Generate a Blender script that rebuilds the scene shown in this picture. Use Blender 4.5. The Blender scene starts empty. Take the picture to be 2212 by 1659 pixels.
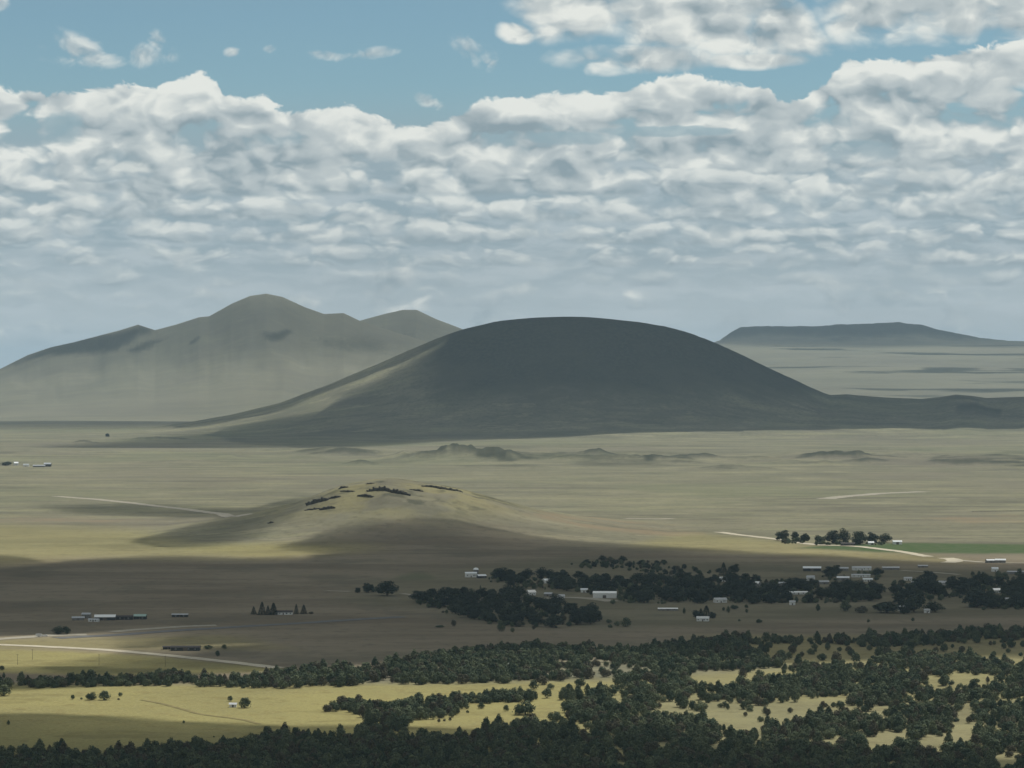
import bpy, math, random
import numpy as np
R = math.radians
scene = bpy.context.scene

# ---------------------------------------------------------------- camera
EYE = 260.0                       # the viewer stands on a hill 260 m above the plain
PITCH = 0.2283                    # degrees below level
HFOV = 2 * math.atan(512 / 3426.0)
cam_data = bpy.data.cameras.new('camera')
cam_data.sensor_width = 36.0
cam_data.angle = HFOV
cam_data.clip_start = 1.0
cam_data.clip_end = 400000.0
cam = bpy.data.objects.new('camera', cam_data)
cam.location = (0, 0, EYE)
cam.rotation_euler = (R(90 - PITCH), 0, 0)
scene.collection.objects.link(cam)
scene.camera = cam

# ---------------------------------------------------------------- exposure and render settings
scene.view_settings.view_transform = 'Standard'
scene.view_settings.look = 'None'
scene.view_settings.exposure = 0.0
scene.view_settings.gamma = 1.0
scene.cycles.max_bounces = 4
scene.cycles.diffuse_bounces = 1
scene.cycles.glossy_bounces = 1
scene.cycles.transmission_bounces = 2
scene.cycles.volume_bounces = 1
scene.cycles.transparent_max_bounces = 4
scene.cycles.use_denoising = True
scene.cycles.use_adaptive_sampling = True
scene.cycles.adaptive_threshold = 0.015

# ---------------------------------------------------------------- sun
SUN_EL, SUN_AZ = R(60), R(38)     # azimuth clockwise from +Y (the view direction) towards +X
SUN = (math.sin(SUN_AZ) * math.cos(SUN_EL), math.cos(SUN_AZ) * math.cos(SUN_EL), math.sin(SUN_EL))
sd = bpy.data.lights.new('sun', 'SUN')
sd.energy = 3.3
sd.angle = R(0.5)
sd.color = (1.0, 0.96, 0.88)
so = bpy.data.objects.new('sun', sd)
from mathutils import Vector
so.rotation_euler = Vector(SUN).to_track_quat('Z', 'Y').to_euler()
scene.collection.objects.link(so)

# ---------------------------------------------------------------- little language for node trees
class Ex:
    """a socket wrapped so that arithmetic builds Math nodes"""
    nt = None
    def __init__(s, v): s.v = v
    @staticmethod
    def m(op, *a, clamp=False):
        n = Ex.nt.nodes.new('ShaderNodeMath'); n.operation = op; n.use_clamp = clamp
        for i, x in enumerate(a):
            if isinstance(x, Ex): Ex.nt.links.new(x.v, n.inputs[i])
            else: n.inputs[i].default_value = float(x)
        return Ex(n.outputs[0])
    def __add__(s, o): return Ex.m('ADD', s, o)
    __radd__ = __add__
    def __sub__(s, o): return Ex.m('SUBTRACT', s, o)
    def __rsub__(s, o): return Ex.m('SUBTRACT', o, s)
    def __mul__(s, o): return Ex.m('MULTIPLY', s, o)
    __rmul__ = __mul__
    def __truediv__(s, o): return Ex.m('DIVIDE', s, o)
    def __rtruediv__(s, o): return Ex.m('DIVIDE', o, s)
def emax(a, b): return Ex.m('MAXIMUM', a, b)
def emin(a, b): return Ex.m('MINIMUM', a, b)
def clamp01(a): return Ex.m('ADD', a, 0.0, clamp=True)
def sstep(x, a, b, o0=0.0, o1=1.0):
    n = Ex.nt.nodes.new('ShaderNodeMapRange'); n.interpolation_type = 'SMOOTHSTEP'
    for i, q in zip((0, 1, 2, 3, 4), (x, a, b, o0, o1)):
        if isinstance(q, Ex): Ex.nt.links.new(q.v, n.inputs[i])
        else: n.inputs[i].default_value = float(q)
    return Ex(n.outputs[0])
def vec(x, y, z=0.0):
    n = Ex.nt.nodes.new('ShaderNodeCombineXYZ')
    for i, q in enumerate((x, y, z)):
        if isinstance(q, Ex): Ex.nt.links.new(q.v, n.inputs[i])
        else: n.inputs[i].default_value = float(q)
    return n.outputs[0]
def noise(v, scale=1.0, detail=5.0, rough=0.5, dist=0.0, kind='FBM', lac=2.0):
    n = Ex.nt.nodes.new('ShaderNodeTexNoise'); n.noise_dimensions = '3D'; n.noise_type = kind
    Ex.nt.links.new(v, n.inputs['Vector'])
    n.inputs['Scale'].default_value = scale; n.inputs['Detail'].default_value = detail
    n.inputs['Roughness'].default_value = rough; n.inputs['Distortion'].default_value = dist
    n.inputs['Lacunarity'].default_value = lac
    return Ex(n.outputs['Fac'])
def voro(v, scale=1.0, detail=2.0, rough=0.5, smooth=0.6):
    n = Ex.nt.nodes.new('ShaderNodeTexVoronoi'); n.voronoi_dimensions = '2D'; n.feature = 'F1'
    n.normalize = False
    Ex.nt.links.new(v, n.inputs['Vector'])
    n.inputs['Scale'].default_value = scale; n.inputs['Detail'].default_value = detail
    n.inputs['Roughness'].default_value = rough
    return Ex(n.outputs['Distance'])
def curve(x, pts, lo, hi):
    """piecewise curve through pts [(x, y)], x in lo..hi"""
    ys = [p[1] for p in pts]; y0, y1 = min(ys) - 0.01, max(ys) + 0.01
    n = Ex.nt.nodes.new('ShaderNodeFloatCurve')
    c = n.mapping.curves[0]
    q = [((px - lo) / (hi - lo), (py - y0) / (y1 - y0)) for px, py in pts]
    c.points[0].location = q[0]; c.points[1].location = q[-1]
    for p in q[1:-1]: c.points.new(*p)
    n.mapping.update()
    Ex.nt.links.new(((x - lo) / (hi - lo)).v, n.inputs['Value'])
    return Ex(n.outputs[0]) * (y1 - y0) + y0
def mixc(f, a, b):
    n = Ex.nt.nodes.new('ShaderNodeMix'); n.data_type = 'RGBA'
    if isinstance(f, Ex): Ex.nt.links.new(f.v, n.inputs[0])
    else: n.inputs[0].default_value = f
    for q, i in ((a, 6), (b, 7)):
        if isinstance(q, tuple): n.inputs[i].default_value = (*q, 1.0)
        else: Ex.nt.links.new(q, n.inputs[i])
    return n.outputs[2]
def lin(r, g, b):                  # sRGB 0..255 -> linear
    f = lambda c: (c / 255 / 12.92) if c / 255 <= 0.04045 else ((c / 255 + 0.055) / 1.055) ** 2.4
    return (f(r), f(g), f(b))

# ---------------------------------------------------------------- world: sky texture with cloud decks in it
# directions are measured in hundredths of the view: 1 unit of A (azimuth) or E (elevation) = 0.774 degrees
world = bpy.data.worlds.new('World'); scene.world = world; world.use_nodes = True
world.cycles.sampling_method = 'MANUAL'; world.cycles.sample_map_resolution = 256
nt = world.node_tree; nt.nodes.clear(); Ex.nt = nt
tc = nt.nodes.new('ShaderNodeTexCoord')
sep = nt.nodes.new('ShaderNodeSeparateXYZ'); nt.links.new(tc.outputs['Generated'], sep.inputs[0])
dx, dy, dz = (Ex(sep.outputs[i]) for i in range(3))
UNIT = 0.774
A = Ex.m('ARCTAN2', dx, dy) * (57.29578 / UNIT)
E = Ex.m('ARCSINE', dz) * (57.29578 / UNIT)
def vx(X): return (X - 1106) / 100.0
def vy(Y): return (800 - Y) / 100.0
sky = nt.nodes.new('ShaderNodeTexSky'); sky.sky_type = 'NISHITA'
sky.sun_disc = False; sky.sun_elevation = SUN_EL; sky.sun_rotation = SUN_AZ
sky.altitude = 2000; sky.air_density = 1.0; sky.dust_density = 0.6; sky.ozone_density = 2.0

# a slow warp shared by all decks
w1 = noise(vec(A * 0.9, E * 1.3, 3.1), 1.0, 3, 0.5) - 0.5
w2 = noise(vec(A * 0.9, E * 1.3, 8.7), 1.0, 3, 0.5) - 0.5
wa, we = A + w1 * 0.9, E + w2 * 0.5

BLUEGREY = lin(151, 170, 179); BASE = lin(142, 160, 168); MID = lin(186, 196, 198); WHITE = lin(233, 236, 230)
col = None
def puffs(seed, fx, fy, det=5.0, rough=0.47, billow=True):
    """billowy field about 0..1 and how much it rises towards the light"""
    def f(ox, oy):
        p = vec((wa + ox) * fx, (we + oy) * fy, seed)
        n = noise(p, 1.0, det, rough)
        if billow:
            v = voro(vec((wa + ox) * fx * 1.25 + n * 0.5, (we + oy) * fy * 1.15 - n * 0.4 + seed), 1.0, 2.0, 0.55)
            n = n * 0.74 + 0.30 - v * v * 0.235
        return n
    a = f(0, 0); b = f(0.09 / fx, 0.30 / fy)
    return a, (a - b) * 0.62
layers = []
def deck(base, top, fx, fy, seed, cover=0.0, soft=0.07, bright=1.0, wob=0.12, lat=None):
    """one row of cumulus: flat base at elevation base, heads reaching to top (both Ex or numbers)"""
    n, rise = puffs(seed, fx, fy, billow=(fy < 2.2))
    wobn = (noise(vec(A * 0.35, seed * 2.0, 0.0), 1.0, 3, 0.5) - 0.5) * wob * 2
    h = (E - base - wobn) / (top - base)
    d = (n - 0.5) * 1.9 + cover - emax(h - 0.25, 0.0) * 0.85
    if lat is not None: d = d + lat
    al = sstep(d, 0.0, soft) * sstep(h, -0.03, 0.10)
    thick = sstep(d, 0.0, 0.45)
    lit = clamp01(rise * 3.2 + 0.20 + sstep(h, 0.0, 0.5) * 0.60 - thick * 0.10)
    return al, lit * bright

def over(col, al, lit, tint=0.0):
    c = mixc(sstep(lit, 0.0, 0.5), BASE, MID)
    c = mixc(sstep(lit, 0.4, 1.0), c, WHITE)
    if tint: c = mixc(tint, c, lin(174, 188, 193))
    return mixc(al, col, c)

# blue of the open sky, paler lower down
skymul = nt.nodes.new('ShaderNodeMix'); skymul.data_type = 'RGBA'; skymul.blend_type = 'MULTIPLY'; skymul.inputs[0].default_value = 1.0
nt.links.new(sky.outputs[0], skymul.inputs[6]); skymul.inputs[7].default_value = (0.058, 0.068, 0.064, 1)
SKYC = skymul.outputs[2]
veil = sstep(E, 4.3, 6.3, 1.0, 0.0)
col = mixc(veil * 0.97, SKYC, BLUEGREY)
veil2 = sstep(E, 0.6, 3.2, 0.95, 0.0)
col = mixc(veil2, col, lin(187, 198, 201))

# a thin ragged sheet under everything, in long streaks
st = noise(vec(wa * 0.55, we * 2.6, 51.0), 1.0, 5, 0.55)
col = mixc(sstep(st, 0.40, 0.66) * sstep(E, 5.0, 4.2) * 0.75, col, lin(190, 201, 205))
specs = [  # base, top, fx, fy, seed, cover, soft, bright, haze tint
    (vy(725), vy(640), 1.1, 2.9, 1.3, 0.12, 0.60, 0.90, 0.60),
    (vy(668), vy(590), 1.0, 2.6, 4.7, 0.18, 0.60, 0.95, 0.52),
    (vy(622), vy(540), 0.95, 2.3, 9.2, 0.20, 0.55, 0.98, 0.46),
    (vy(578), vy(490), 0.85, 2.0, 14.9, 0.22, 0.50, 1.02, 0.40),
    (vy(530), vy(435), 0.75, 1.65, 21.3, 0.26, 0.45, 1.08, 0.30),
    (vy(480), vy(375), 0.65, 1.4, 28.8, 0.30, 0.40, 1.1, 0.20),
    (vy(425), vy(300), 0.6, 1.2, 33.1, 0.32, 0.34, 1.12, 0.10),
]
for base, top, fx, fy, seed, cov, soft, br, tint in specs:
    al, lit = deck(base, top, fx, fy, seed, cov, soft, br)
    col = over(col, al, lit, tint)

def blobs(lst, seed, fx, fy, amp, soft, up, det=6.0):
    """separate clouds given as ellipses (azimuth, elevation, half width, half height)"""
    s = None
    for (X, Y, W, H, rot) in lst:
        a0, e0 = vx(X), vy(Y)
        c, sn = math.cos(R(rot)), math.sin(R(rot))
        p = (A - a0) * (c * 100 / W) + (E - e0) * (sn * 100 / W)
        q = (E - e0) * (c * 100 / H) - (A - a0) * (sn * 100 / H)
        g = 1.0 - (p * p + q * q)
        s = g if s is None else emax(s, g)
    s = emax(s, -3.0)
    n, rise = puffs(seed, fx, fy, det, 0.56)
    d = s * 0.6 + 0.12 + (n - 0.5) * amp
    al = sstep(d, 0.0, soft)
    lit = clamp01(rise * 3.0 + up - sstep(d, 0.2, 0.9) * 0.15)
    return al, lit
# the great bank: its upper outline runs across the view
outline = [(-400, 230), (0, 197), (100, 200), (230, 200), (275, 178), (330, 192), (440, 160), (490, 205), (570, 212), (625, 238),
           (735, 228), (800, 245), (900, 266), (985, 252), (1040, 218), (1120, 207), (1200, 204), (1310, 200), (1390, 180), (1490, 164),
           (1570, 180), (1650, 188), (1705, 222), (1740, 205), (1790, 165), (1840, 140), (2000, 125), (2212, 95), (2700, 60)]
AO = A + w1 * 0.12
topc = curve(AO, [(vx(x), vy(y)) for x, y in outline], vx(-400), vx(2700))
n, rise = puffs(37.7, 0.55, 0.98, 6.0, 0.50)
fine = noise(vec(wa * 2.6, we * 3.4, 5.5), 1.0, 5, 0.55) - 0.5
edge = topc - E + (n - 0.5) * 0.25 + fine * 0.50
gap = noise(vec(wa * 0.55, we * 1.1, 61.0), 1.0, 4, 0.5)      # hollows where the grey behind shows
rim = sstep(edge, 0.05, 0.75, 1.0, 0.0)
depth = sstep(E, vy(330), vy(450))
d = (n - 0.5) * 1.9 + 0.52 - depth * 0.60 - sstep(gap, 0.52, 0.70) * 0.40 + rim * 0.5
hollow = blobs([(800, 385, 75, 40, 12), (700, 425, 180, 14, 0), (140, 280, 45, 40, 0), (60, 305, 120, 14, 0), (260, 370, 70, 40, 0), (1220, 300, 110, 16, 0),
                (1440, 285, 150, 13, 0), (1500, 380, 240, 16, -3), (1950, 385, 230, 22, 0), (950, 440, 120, 20, 0), (1850, 330, 90, 25, 0)], 78.0, 1.3, 2.2, 0.9, 0.5, 0.5, 3.0)[0]
al = sstep(edge, 0.0, 0.10) * sstep(d, 0.0, 0.40) * (1.0 - hollow * 0.75)
tone = noise(vec(wa * 0.45, we * 0.9, 91.0), 1.0, 3, 0.5) - 0.5
lit = clamp01(rise * 3.2 + fine * 0.34 + 0.46 + rim * 0.42 + tone * 1.3 - sstep(E, vy(300), vy(440)) * 0.20)
col = over(col, al, lit, 0.0)

right = [(1240, 10, 165, 82, 0), (1400, 35, 175, 82, -8), (1560, 58, 205, 68, -18), (1680, 55, 120, 66, -30), (1375, 130, 175, 38, 0),
         (1640, 134, 125, 21, 0), (1110, 72, 45, 26, -15), (1900, 20, 150, 85, 10), (2060, 20, 190, 80, 0), (2220, 20, 160, 75, 0)]
al, lit = blobs(right, 71.0, 0.6, 1.05, 1.2, 0.60, 0.72)
dark = blobs([(1640, 70, 60, 50, 40), (2080, 75, 200, 30, 8), (1220, 80, 120, 16, 0), (1700, 40, 40, 40, 0), (1560, 10, 120, 25, 0)], 74.0, 0.9, 1.6, 1.2, 1.3, 0.5)[0]
col = over(col, al, clamp01(lit - dark * 0.50), 0.0)
small = [(165, 114, 72, 40, -8), (230, 134, 56, 18, 0), (325, 126, 56, 26, 0), (342, 96, 18, 30, 20), (700, 122, 50, 12, -6), (800, 118, 60, 13, 8),
         (1018, 112, 56, 28, -25), (1055, 135, 24, 12, -20), (505, 118, 20, 12, 0), (585, 110, 16, 10, 0), (8, 12, 24, 22, 0), (930, 222, 60, 14, -25)]
al, lit = blobs(small, 83.0, 1.3, 1.8, 1.9, 1.2, 0.72)
col = over(col, al * 0.85, lit, 0.12)
# broken cloud over the rest of the sky, out of the view
hp = emax(dz, 0.05)
far = noise(vec(dx / hp, dy / hp, 2.0), 0.9, 5, 0.55)
hal = sstep(far, 0.36, 0.54) * sstep(E, 7.5, 11.0)
col = mixc(hal, col, lin(166, 168, 164))
ground_side = sstep(E, -1.5, -0.2, 1.0, 0.0)
col = mixc(ground_side, col, lin(120, 130, 130))
bg = nt.nodes.new('ShaderNodeBackground'); nt.links.new(col, bg.inputs[0]); bg.inputs[1].default_value = 1.0
wo = nt.nodes.new('ShaderNodeOutputWorld'); nt.links.new(bg.outputs[0], wo.inputs[0])

# ================================================================ numbers: noise, view plan, relief
rng = np.random.default_rng(7)
_tab = rng.random((256, 256)).astype(np.float64)
def vnoise(x, y, seed=0):
    x = np.asarray(x, float) + seed * 17.13; y = np.asarray(y, float) + seed * 9.71
    xi = np.floor(x).astype(np.int64); yi = np.floor(y).astype(np.int64)
    fx = x - xi; fy = y - yi
    fx = fx * fx * fx * (fx * (fx * 6 - 15) + 10); fy = fy * fy * fy * (fy * (fy * 6 - 15) + 10)
    g = lambda a, b: _tab[(a + 31 * seed) & 255, (b + 57 * seed) & 255]
    return (g(xi, yi) * (1 - fx) + g(xi + 1, yi) * fx) * (1 - fy) + (g(xi, yi + 1) * (1 - fx) + g(xi + 1, yi + 1) * fx) * fy
def fbm(x, y, seed=0, octs=4, gain=0.5):
    s = 0.0; a = 1.0; t = 0.0
    for k in range(octs):
        s = s + a * (vnoise(x * 2 ** k, y * 2 ** k, seed + k) - 0.5); t += a; a *= gain
    return s / t * 2
def smooth(x, a, b):
    t = np.clip((np.asarray(x, float) - a) / (b - a), 0, 1); return t * t * (3 - 2 * t)

# Plan units.  I measured the place from the lookout with bearing and dip readings: X = bearing (1106 = straight ahead),
# Y = dip (800 = eye level); one unit is 0.00774 degrees.  plan() turns a point of the land into such a reading.
K = 0.46293 / 3426.0
CP, SP = math.cos(R(PITCH)), math.sin(R(PITCH))
def plan(x, y, z):
    dz_ = np.asarray(z, float) - EYE
    f = y * CP - dz_ * SP; u = dz_ * CP + y * SP
    return 1106 + x / f / K, 829.5 - u / f / K
def bear(x, y): return 1106 + x / np.maximum(y, 1.0) / K
def level(Y, D): return EYE + (800 - Y) * K * D

def pl(pts):
    p = np.array(pts, float)
    return lambda q: np.interp(q, p[:, 0], p[:, 1])
# crest lines: (bearing, dip)
CR_A = pl([(-700, 930), (-300, 880), (-100, 835), (0, 797), (60, 767), (110, 750), (160, 739), (210, 726), (260, 713), (298, 701), (335, 713), (380, 701), (430, 685),
           (452, 683), (500, 656), (540, 639), (575, 634), (610, 641), (660, 664), (700, 678), (742, 676), (780, 694), (850, 716), (950, 745), (1050, 775), (1200, 830), (1400, 905)])
CR_B = pl([(500, 800), (650, 730), (740, 703), (775, 693), (830, 678), (870, 669), (900, 669), (940, 688), (1000, 711), (1100, 750), (1250, 800), (1500, 870)])
CR_M = pl([(1100, 800), (1400, 772), (1500, 755), (1555, 735), (1580, 717), (1600, 707), (1650, 705), (1720, 705), (1800, 702), (1880, 699), (1940, 696), (1990, 702), (2030, 712), (2060, 719),
           (2110, 728), (2150, 734), (2212, 737), (2350, 745), (2600, 752)])
CONE_D = 14600.0
CR_C = pl([(0, 932), (300, 926), (400, 913), (500, 895), (600, 871), (700, 833), (800, 791), (900, 746), (960, 722), (1000, 709), (1060, 694), (1120, 687), (1180, 683), (1240, 681),
           (1300, 684), (1400, 697), (1450, 706), (1490, 717), (1540, 736), (1600, 763), (1660, 793), (1720, 822), (1780, 850), (1850, 880), (1950, 905), (2100, 922), (2300, 932)])
CR_E = pl([(1300, 932), (1500, 920), (1660, 890), (1760, 858), (1830, 852), (1870, 856), (1910, 859), (1990, 862), (2030, 858), (2065, 852), (2100, 855), (2130, 860), (2180, 858), (2300, 856), (2700, 870), (3400, 930)])
MOUND_D = 5600.0
CR_K = pl([(250, 1144), (340, 1142), (450, 1128), (550, 1109), (640, 1085), (700, 1062), (745, 1048), (800, 1039), (840, 1034), (880, 1038), (930, 1046), (990, 1056), (1060, 1076),
           (1150, 1102), (1250, 1122), (1350, 1136), (1450, 1144)])
LUMPS = [  # low humps of old lava on the plain: bearing, dip, half width, half depth (m), height
    (1000, 992, 170, 260, 26), (1080, 995, 120, 200, 14), (870, 990, 90, 150, 10), (752, 982, 80, 160, 12), (780, 1004, 50, 90, 12), (700, 975, 70, 120, 8),
    (1290, 985, 60, 150, 18), (1240, 996, 90, 130, 12), (1330, 996, 100, 140, 12), (1430, 996, 120, 160, 14), (1500, 990, 90, 150, 14), (1580, 1012, 110, 120, 10),
    (1820, 990, 150, 200, 20), (1790, 1004, 60, 90, 10), (1880, 998, 70, 110, 12), (1960, 985, 120, 150, 8), (2120, 938, 90, 220, 16), (2080, 985, 120, 160, 8),
    (180, 958, 50, 150, 14), (330, 950, 120, 220, 12), (400, 998, 130, 130, 8), (490, 990, 40, 70, 8), (520, 986, 30, 60, 9), (1720, 985, 160, 160, 8),
    (930, 994, 120, 160, 12), (1150, 978, 90, 140, 8), (1620, 994, 140, 160, 10), (1900, 975, 100, 150, 8), (660, 990, 60, 120, 7), (1380, 980, 100, 140, 9), (2010, 1000, 100, 120, 7), (1700, 1000, 90, 120, 8)]
_L = []
for (bx, dp, hw, hd, hh) in LUMPS:
    D = EYE / ((dp - 800) * K); _L.append(((bx - 1106) * K * D, D, hw * 0.62, hd, hh))

def lava_ridges(x, y):
    """broken low ridges of old lava in a belt in front of the cone"""
    X = bear(x, y); c_ = 10300 + 500 * np.sin(X / 420.0)
    m = np.exp(-((y - c_) / 1000.0) ** 2) * smooth(X, 560, 760) + 0.6 * np.exp(-((y - 11300) / 700.0) ** 2) * smooth(X, 420, 300)
    n = fbm(x / 430, y / 900, 83, 5, 0.5)
    return 30.0 * m * np.clip(n - 0.06, 0, None) ** 0.8 * (y > 7500) * (y < 13300)
def relief(x, y):
    x = np.asarray(x, float); y = np.asarray(y, float)
    D = np.hypot(x, y); yy = np.maximum(y, 1.0); X = bear(x, yy)
    z = 1.6 * fbm(x / 420, y / 420, 1, 4) * smooth(D, 900, 2400) + 5.0 * fbm(x / 1800, y / 1800, 3, 3) * smooth(D, 4500, 9000)
    z = z * (1 - 0.0 * D)
    z = z + lava_ridges(x, yy)
    # the hill under the lookout
    z = z + 258.0 * np.exp(-(D / 330.0) ** 2)
    # far plain rising to the mesa, on the right
    side = smooth(X, 1000, 1350)
    up = (level(748, 32000.0)) * smooth(y, 15500, 36000) * 1.25
    up = np.minimum(up, level(747, 32000.0) + (y - 31000) * 0.002)
    z = z + side * np.maximum(up + 16 * fbm(x / 2600, y / 900, 5, 4) * smooth(y, 17000, 22000) * smooth(y, 31500, 29000), 0)
    # mountain chain A, crest 21.5 km away, long apron towards the viewer
    D0 = 21500.0
    crest = np.maximum(level(CR_A(X), D0), 0)
    t = np.clip((y - 17600) / (D0 - 17600), 0, 1); back = np.clip((y - D0) / 3500, 0, 1)
    g = 0.30 * t + 0.70 * t ** 2.7
    spur = fbm(X / 150 + 0.8 * fbm(X / 300, y / 2500, 12), y / 5000, 11, 3, 0.45)
    spur2 = fbm(X / 28, y / 1500, 19, 3)
    amp = (t ** 2.2) * np.clip((D0 - y) / 900, 0, 1) * crest
    a = crest * np.where(y < D0, g, 1 - back ** 1.5) + amp * (0.27 * spur + 0.015 * spur2) * (y < D0)
    # peak A's own shoulder running down to the right
    z = np.maximum(z, 0) * (1 - smooth(crest, 20, 120) * smooth(y, 17600, 18600)) + np.maximum(a, 0) * (y > 17000)
    D1 = 23800.0
    cb = np.maximum(level(CR_B(X), D1), 0)
    tb = np.clip((y - 20500) / (D1 - 20500), 0, 1); bb = np.clip((y - D1) / 3500, 0, 1)
    b = cb * np.where(y < D1, 0.25 * tb + 0.75 * tb ** 2.2, 1 - bb ** 1.5) + 0.12 * cb * fbm(X / 60, y / 3000, 14, 4) * tb * np.clip((D1 - y) / 900, 0, 1)
    z = np.maximum(z, b)
    # mesa
    D2 = 32500.0
    cm = level(CR_M(X), D2) + 9 * fbm(X / 30, X / 90, 27, 4)
    tm = np.clip((y - 30600) / (D2 - 30600), 0, 1)
    gm = 0.38 * smooth(tm, 0, 0.62) + 0.62 * smooth(tm, 0.62, 1.0)
    gm = gm + 0.07 * fbm(X / 24, y / 500, 23, 4) * (tm > 0) * (tm < 0.97) * np.sin(tm * 3.14)
    z = np.where((y > 30600) & (X > 1150), z + (np.maximum(cm - z, 0)) * gm, z)
    # cinder cone: round plan, left and right flanks of different slope
    cxm = (1240 - 1106) * K * CONE_D
    ddx = x - cxm; ddy = (y - CONE_D) * 1.12
    r = np.hypot(ddx, ddy) + 1e-6; ct = ddx / r
    hl = level(CR_C(1106 + (cxm - r) / (K * CONE_D)), CONE_D); hr = level(CR_C(1106 + (cxm + r) / (K * CONE_D)), CONE_D)
    w = smooth(ct, -1.0, 1.0)
    hc = np.maximum(hl * (1 - w) + hr * w, 0)
    hc = hc + 4.0 * fbm(x / 110, y / 260, 31, 4) * smooth(hc, 30, 160) * smooth(500, hc, hc + 80 + 0 * hc)
    ce = np.maximum(level(CR_E(X), CONE_D), 0) * np.exp(-((y - CONE_D) / 900.0) ** 2)
    ce = ce * (1 + 0.18 * fbm(X / 70, y / 500, 33, 3) * smooth(np.abs(y - CONE_D), 100, 500))
    cone = np.maximum(hc, ce); k = np.exp(-np.abs(hc - ce) / 30.0) * 6.0
    z = z + (cone + k * (np.minimum(hc, ce) > 4)) * (y < 18500)
    # near mound
    ck = np.maximum(level(CR_K(1106 + x / (K * MOUND_D)), MOUND_D), 0)
    dym = (y - MOUND_D)
    fm = np.where(dym < 0, np.exp(-(dym / 330.0) ** 2), np.exp(-(dym / 420.0) ** 2))
    mz = ck * fm
    mz = mz * (1 + 0.20 * fbm(x / 110, y / 110, 41, 5) * smooth(np.abs(dym), 20, 250)) + 0.9 * fbm(x / 22, y / 22, 44, 3) * smooth(mz, 4, 30)
    z = z + mz
    for (lx, ly, hw, hd, hh) in _L:
        q = ((x - lx) / (hw * 1.5)) ** 2 + ((y - ly) / hd) ** 2
        m = q < 6
        if np.any(m):
            z = z + np.where(m, 1.15 * hh * np.exp(-q * 1.2) * (1 + 0.5 * fbm(x / 45, y / 45, 47, 4)), 0)
    return z

def ground_at(X, Y):
    """the land point met at bearing X and dip Y (arrays allowed)"""
    X = np.atleast_1d(np.asarray(X, float)); Y = np.atleast_1d(np.asarray(Y, float))
    Ds = np.concatenate([np.geomspace(1400, 8000, 520), np.geomspace(8000, 60000, 500)[1:]])
    a = (X - 1106) * K; b = (829.5 - Y) * K
    fy = CP + b * SP; fz = -SP + b * CP             # ray (a, fy, fz)
    sx = a / fy; sz = fz / fy
    out = np.zeros((len(X), 3))
    for i0 in range(0, len(X), 4000):
        i1 = min(len(X), i0 + 4000)
        gx = sx[i0:i1, None] * Ds[None]; gy = np.broadcast_to(Ds[None], gx.shape)
        h = relief(gx, gy); rz = EYE + sz[i0:i1, None] * Ds[None]
        below = rz < h
        k = np.argmax(below, 1); k = np.where(below.any(1), np.maximum(k, 1), len(Ds) - 1)
        r_ = np.arange(i1 - i0)
        d0 = (rz - h)[r_, k - 1]; d1 = (rz - h)[r_, k]
        t = np.clip(d0 / np.where(np.abs(d0 - d1) < 1e-9, 1, d0 - d1), 0, 1)
        D = Ds[k - 1] + (Ds[k] - Ds[k - 1]) * t
        out[i0:i1, 0] = sx[i0:i1] * D; out[i0:i1, 1] = D
    out[:, 2] = relief(out[:, 0], out[:, 1])
    return out

def inside(poly, X, Y):
    p = np.array(poly, float); n = len(p); r = np.zeros(np.shape(X), bool)
    for i in range(n):
        x0, y0 = p[i - 1]; x1, y1 = p[i]
        c = ((y0 > Y) != (y1 > Y)) & (X < (x1 - x0) * (Y - y0) / (y1 - y0 + 1e-12) + x0)
        r ^= c
    return r
def softpoly(poly, X, Y, sx_, sy_):
    """1 well inside, 0 well outside; the edge is sx_ wide in bearing, sy_ in dip"""
    s = 0.0
    offs = [(-1, -1), (-1, 0), (-1, 1), (0, -1), (0, 0), (0, 1), (1, -1), (1, 0), (1, 1), (-.5, -.5), (.5, .5), (.5, -.5), (-.5, .5)]
    for ox, oy in offs: s = s + inside(poly, X + ox * sx_, Y + oy * sy_)
    return s / len(offs)

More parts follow.
